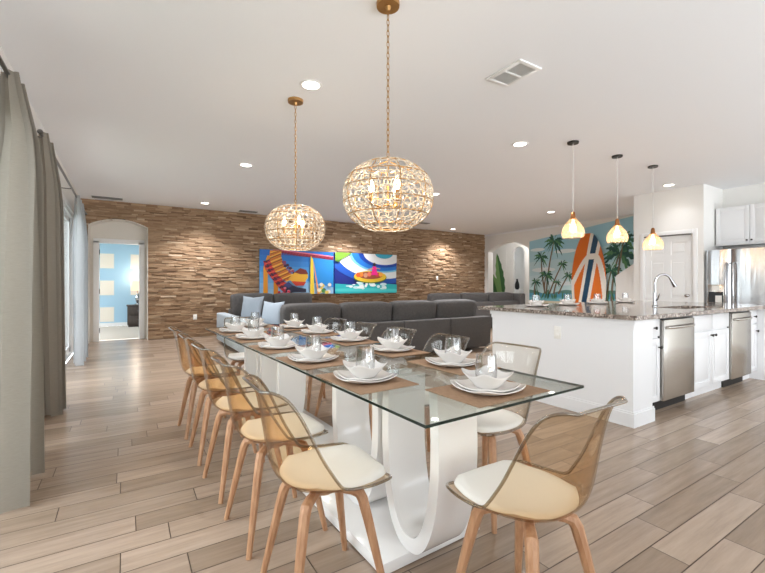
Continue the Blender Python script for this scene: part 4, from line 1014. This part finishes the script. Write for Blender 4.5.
# ------------------------------------------------------------------ chandeliers
def chandelier(x, y, zc, label):
    o = empty('chandelier', (x, y, zc)); tag(o, label, 'chandelier', 'beaded globe chandeliers above the dining table')
    RA, RZh = 0.270, 0.197
    def S(a, z):                                   # radius at height: flattened globe cut top and bottom
        t = max(-1, min(1, z / 0.215)); return RA * max(0.0, 1 - abs(t) ** 2.3) ** 0.5
    top = CEIL - zc
    b = MB(); b.lathe([(0.068, top - 0.025), (0.07, top - 0.008), (0.07, top - 0.0005)], n=28); b.lathe([(0.012, top - 0.05), (0.02, top - 0.025)], n=12); b.build('canopy', M['gold'], o, smooth=40)
    b = MB(); z = RZh + 0.02; k = 0
    while z < top - 0.05:
        pts = []
        for i in range(10):
            t = 2 * PI * i / 10; h_ = 0.021 * math.cos(t); w_ = 0.008 * math.sin(t)
            pts.append((w_, 0, z + h_) if k % 2 else (0, w_, z + h_))
        b.tube(pts, 0.0024, 5, closed=True); z += 0.033; k += 1
    b.build('chain', M['gold'], o, smooth=60)
    b = MB()
    zs = [-0.182, -0.115, -0.04, 0.04, 0.115, 0.182]
    for zz in zs:
        r = S(0, zz); b.tube([(r * math.cos(2 * PI * i / 40), r * math.sin(2 * PI * i / 40), zz) for i in range(40)], 0.0032, 6, closed=True)
    for m in range(10):
        a_ = 2 * PI * m / 10
        b.tube([(S(0, -0.182 + 0.364 * i / 18) * math.cos(a_), S(0, -0.182 + 0.364 * i / 18) * math.sin(a_), -0.182 + 0.364 * i / 18) for i in range(19)], 0.0032, 6)
    r = S(0, 0.182)
    for m in range(3):
        a_ = 2 * PI * m / 3; b.tube([(0, 0, RZh + 0.015), (r * math.cos(a_), r * math.sin(a_), 0.182)], 0.004, 6)
    b.tube([(0, 0, RZh + 0.03), (0, 0, -0.06)], 0.007, 8)
    for m in range(3):
        a_ = 2 * PI * m / 3 + 0.5; b.tube([(0, 0, -0.05), (0.05 * math.cos(a_), 0.05 * math.sin(a_), -0.065), (0.10 * math.cos(a_), 0.10 * math.sin(a_), -0.045)], 0.005, 6)
    b.build('frame', M['gold'], o, smooth=60)
    b = MB(); rows = 10; random.seed(int(x * 100 + y * 10))
    for k in range(rows):
        zz = -0.18 + 0.36 * k / (rows - 1); r = S(0, zz) * 0.985; n = max(10, int(2 * PI * r / 0.052))
        for i in range(n):
            a_ = 2 * PI * (i + 0.5 * (k % 2)) / n; c = Vector((r * math.cos(a_), r * math.sin(a_), zz))
            nrm = Vector((c.x / RA ** 2, c.y / RA ** 2, c.z / 0.215 ** 2)).normalized(); tx = Vector((-math.sin(a_), math.cos(a_), 0)); tz = nrm.cross(tx)
            rad = random.uniform(0.026, 0.037); sq = random.uniform(0.8, 1.15); rot = random.uniform(0, PI)
            pts = []
            for q in range(10):
                t = 2 * PI * q / 10; u_, v_ = rad * math.cos(t), rad * sq * math.sin(t)
                u2 = u_ * math.cos(rot) - v_ * math.sin(rot); v2 = u_ * math.sin(rot) + v_ * math.cos(rot)
                pts.append(c + tx * u2 + tz * v2)
            b.tube(pts, 0.0030, 5, closed=True)
    b.build('beaded_shade', M['bead'], o, smooth=60)
    for m in range(3):
        a_ = 2 * PI * m / 3 + 0.5; px, py = 0.10 * math.cos(a_), 0.10 * math.sin(a_)
        b = MB(); b.lathe([(0.016, -0.045), (0.014, -0.04), (0.012, 0.02)], c=(px, py, 0), n=12); sk = b.build('socket', M['gold'], o, smooth=40)
        b = MB(); b.lathe([(0.009, 0.02), (0.019, 0.045), (0.017, 0.065), (0.007, 0.095), (0.002, 0.105)], c=(px, py, 0), n=14); b.build('bulb', M['bulbc'], sk, smooth=60)
    l = bpy.data.lights.new('chandelier_light', 'POINT'); l.energy = 5; l.color = (1.0, 0.86, 0.68); l.shadow_soft_size = 0.05
    lo = bpy.data.objects.new('chandelier_light', l); COL.objects.link(lo); lo.location = (x, y, zc + 0.03)
chandelier(1.333, 2.055, 1.70, 'beaded globe chandelier nearer the camera, larger in view above the table')
chandelier(1.317, 3.587, 1.685, 'beaded globe chandelier farther away, above the far half of the table')

# ------------------------------------------------------------------ island pendants
def pendant(x, y, label, zt):
    o = empty('pendant_light', (x, y, CEIL)); tag(o, label, 'pendant light', 'amber glass pendants above the island')
    b = MB(); b.lathe([(0.062, -0.022), (0.064, -0.01), (0.064, -0.0005)], n=24); b.build('canopy', M['bronze'], o, smooth=40)
    b = MB(); b.tube([(0, 0, -0.02), (0, 0, zt + 0.07)], 0.004, 8); b.build('cord', M['cord'], o)
    b = MB(); b.lathe([(0.008, zt + 0.075), (0.022, zt + 0.06), (0.03, zt + 0.0), (0.034, zt - 0.02)][::-1], n=16); b.build('cap', M['copper'], o, smooth=40)
    b = MB(); pr = [(0.036, zt - 0.005), (0.060, zt - 0.04), (0.100, zt - 0.09), (0.124, zt - 0.14), (0.130, zt - 0.18), (0.120, zt - 0.225), (0.110, zt - 0.24)]
    P = []
    for r, z in pr + [(r - 0.004, z) for r, z in reversed(pr)]:
        P.append([(r * (1 + 0.025 * math.sin(8 * 2 * PI * k / 48)) * math.cos(2 * PI * k / 48), r * (1 + 0.025 * math.sin(8 * 2 * PI * k / 48)) * math.sin(2 * PI * k / 48), z) for k in range(48)])
    b.grid(P, cv=True); b.build('glass_shade', M['amber'], o, smooth=60)
    b = MB(); b.lathe([(0.012, zt - 0.02), (0.016, zt - 0.06), (0.034, zt - 0.10), (0.038, zt - 0.13), (0.024, zt - 0.16), (0.004, zt - 0.17)][::-1], n=16); b.build('bulb', M['bulb'], o, smooth=60)
    l = bpy.data.lights.new('pendant_glow', 'POINT'); l.energy = 3.0; l.color = (1.0, 0.87, 0.72); l.shadow_soft_size = 0.04
    lo = bpy.data.objects.new('pendant_glow', l); COL.objects.link(lo); lo.location = (x, y, CEIL + zt - 0.215)
for (x, y), lb in zip(((4.49, 2.89), (5.46, 2.89), (6.365, 2.87)), ('leftmost amber glass pendant above the island, left of the surfboard', 'middle amber glass pendant above the island, right of the surfboard', 'rightmost amber glass pendant above the island, in front of the pantry door')): pendant(x, y, lb, -0.955 if x > 6 else -0.90)

# ------------------------------------------------------------------ ceiling fixtures
DL = [((1.329, 3.247), 'between the two chandeliers'), ((1.441, 5.911), 'above the left end of the sofa'), ((4.015, 3.272), 'above the near end of the island, left of the pendants'), ((8.391, 5.955), 'in front of the beach mural'),
      ((7.81, 3.271), 'in front of the pantry wall'), ((1.393, 9.121), 'close to the brown wall right of the arched recess'), ((4.889, 5.925), 'just right of the near chandelier, over the sofa'), ((8.436, 9.369), 'close to the right end of the brown wall')]
p_l = empty('recessed_light', (0, 0, CEIL)); tag(p_l, 'x', 'ceiling light', 'recessed ceiling lights')
b = MB(); b.lathe([(0.07, -0.002), (0.078, -0.008), (0.094, -0.006), (0.098, -0.0004)], n=32, caps=False); b.build('trim_ring', M['trim'], p_l, smooth=50)
b = MB(); b.lathe([(0.001, -0.004), (0.072, -0.003)], n=32, caps=False); b.build('lens', M['lens'], p_l)
for i, ((x, y), w) in enumerate(DL):
    seq(p_l, i, (x, y, CEIL), 0, 'round recessed ceiling light ' + w)
for i, (x, y) in enumerate([q[0] for q in DL] + [(6.3, 5.9), (4.9, 9.2)]):  # last two are extra lamps, added without a ceiling fixture
    l = bpy.data.lights.new('downlight', 'SPOT'); l.energy = 16 if x > 7.5 and y < 4 else (60 if y < 5 else 270); l.spot_size = R(125); l.spot_blend = 0.8; l.color = (0.97, 0.975, 1.0); l.shadow_soft_size = 0.07
    lo = bpy.data.objects.new('downlight', l); COL.objects.link(lo); lo.location = (x, y, CEIL - 0.02)
M['ventgrey'] = pmat('grey_vent', (128, 128, 126), 0.5)
def vent(x0, x1, y0, y1, name, label, nsl, split=True):
    fm = M['trim'] if split else M['ventgrey']
    o = empty(name, ((x0 + x1) / 2, (y0 + y1) / 2, CEIL)); tag(o, label, 'vent')
    hx, hy = (x1 - x0) / 2, (y1 - y0) / 2; f = 0.035
    b = MB(); b.box((-hx, -hy, -0.012), (hx, -hy + f, -0.0005), bev=0.003); b.box((-hx, hy - f, -0.012), (hx, hy, -0.0005), bev=0.003); b.box((-hx, -hy + f, -0.012), (-hx + f, hy - f, -0.0005), bev=0.003); b.box((hx - f, -hy + f, -0.012), (hx, hy - f, -0.0005), bev=0.003)
    if split: b.box((-hx + f, -0.008, -0.012), (hx - f, 0.008, -0.0005)) if hy > hx else b.box((-0.008, -hy + f, -0.012), (0.008, hy - f, -0.0005))
    b.build('frame', fm, o, smooth=40)
    b = MB(); b.box((-hx + f, -hy + f, -0.003), (hx - f, hy - f, -0.0005)); b.build('backing', M['dark'], o)
    b = MB()
    for k in range(nsl):
        if hy > hx: x = -hx + f + (2 * hx - 2 * f) * (k + 0.5) / nsl; b.box((x - 0.002, -hy + f, -0.010), (x + 0.002, hy - f, -0.004), rot=None)
        else: y = -hy + f + (2 * hy - 2 * f) * (k + 0.5) / nsl; b.box((-hx + f, y - 0.002, -0.010), (hx - f, y + 0.002, -0.004))
    b.build('louver', fm, o)
vent(2.497, 2.747, 2.03, 2.38, 'ceiling_vent', 'white louvered ceiling vent above the dining table, right of the near chandelier', 11)
vent(-0.55, -0.05, 9.5, 9.68, 'ceiling_vent', 'slim grey ceiling vent above the arched recess', 6, False)
vent(2.2, 2.6, 9.55, 9.72, 'ceiling_vent', 'slim ceiling vent near the brown wall above the left canvas', 6, False)
vent(6.75, 7.1, 8.8, 8.98, 'ceiling_vent', 'slim ceiling vent near the brown wall right of the chandeliers', 6, False)

l = bpy.data.lights.new('hall_fill', 'POINT'); l.energy = 30; l.color = (1.0, 0.97, 0.93); l.shadow_soft_size = 0.12  # added fill lamp that brightens the hall, no fixture there
lo = bpy.data.objects.new('hall_fill', l); COL.objects.link(lo); lo.location = (11.4, 9.2, 2.6)
# ------------------------------------------------------------------ small lamp in bedroom, sky
l = bpy.data.lights.new('bedside_light', 'POINT'); l.energy = 9; l.color = (1.0, 0.84, 0.68); l.shadow_soft_size = 0.1
lo = bpy.data.objects.new('bedside_light', l); COL.objects.link(lo); lo.location = (0.29, 13.40, 1.42)
w = bpy.data.worlds.new('sky'); sc.world = w; w.use_nodes = True
nt = w.node_tree; bg = nt.nodes['Background']; bg.inputs[0].default_value = (0.90, 0.955, 1.0, 1)
tc = nt.nodes.new('ShaderNodeTexCoord'); sx = nt.nodes.new('ShaderNodeSeparateXYZ'); mr = nt.nodes.new('ShaderNodeMapRange')   # overcast sky, brighter on the sun side
mr.inputs['From Min'].default_value = -1.0; mr.inputs['From Max'].default_value = 0.15; mr.inputs['To Min'].default_value = 6.5; mr.inputs['To Max'].default_value = 0.9
nt.links.new(tc.outputs['Generated'], sx.inputs[0]); nt.links.new(sx.outputs[0], mr.inputs[0]); 
gz = nt.nodes.new('ShaderNodeMapRange'); gz.inputs['From Min'].default_value = -0.04; gz.inputs['From Max'].default_value = 0.0; gz.inputs['To Min'].default_value = 1.0; gz.inputs['To Max'].default_value = 0.0   # added glow below the horizon that lifts the ceiling, like pale ground
mxw = nt.nodes.new('ShaderNodeMix'); mxw.inputs['B'].default_value = 5.0
nt.links.new(sx.outputs[2], gz.inputs[0]); nt.links.new(gz.outputs[0], mxw.inputs['Factor']); nt.links.new(mr.outputs[0], mxw.inputs['A']); nt.links.new(mxw.outputs['Result'], bg.inputs[1])

# ------------------------------------------------------------------ camera
cam = bpy.data.cameras.new('camera'); co = bpy.data.objects.new('camera', cam); COL.objects.link(co)
co.location = (0, 0, 1.17); co.rotation_euler = (R(90), 0, -math.atan(256.9 / 408.0))
cam.sensor_width = 36.0; cam.sensor_fit = 'HORIZONTAL'; cam.lens = 36.0 * 408.0 / 765.0; cam.shift_y = -2.0 / 765.0
cam.clip_start = 0.05; cam.clip_end = 200
sc.camera = co
sc.view_settings.view_transform = 'Standard'; sc.view_settings.look = 'None'; sc.view_settings.gamma = 1.0
sc.view_settings.use_curve_mapping = False
sc.view_settings.exposure = 0.18
sc.cycles.max_bounces = 12; sc.cycles.transparent_max_bounces = 48; sc.cycles.diffuse_bounces = 5; sc.cycles.glossy_bounces = 4
sc.cycles.sample_clamp_indirect = 6.0; sc.cycles.use_denoising = True
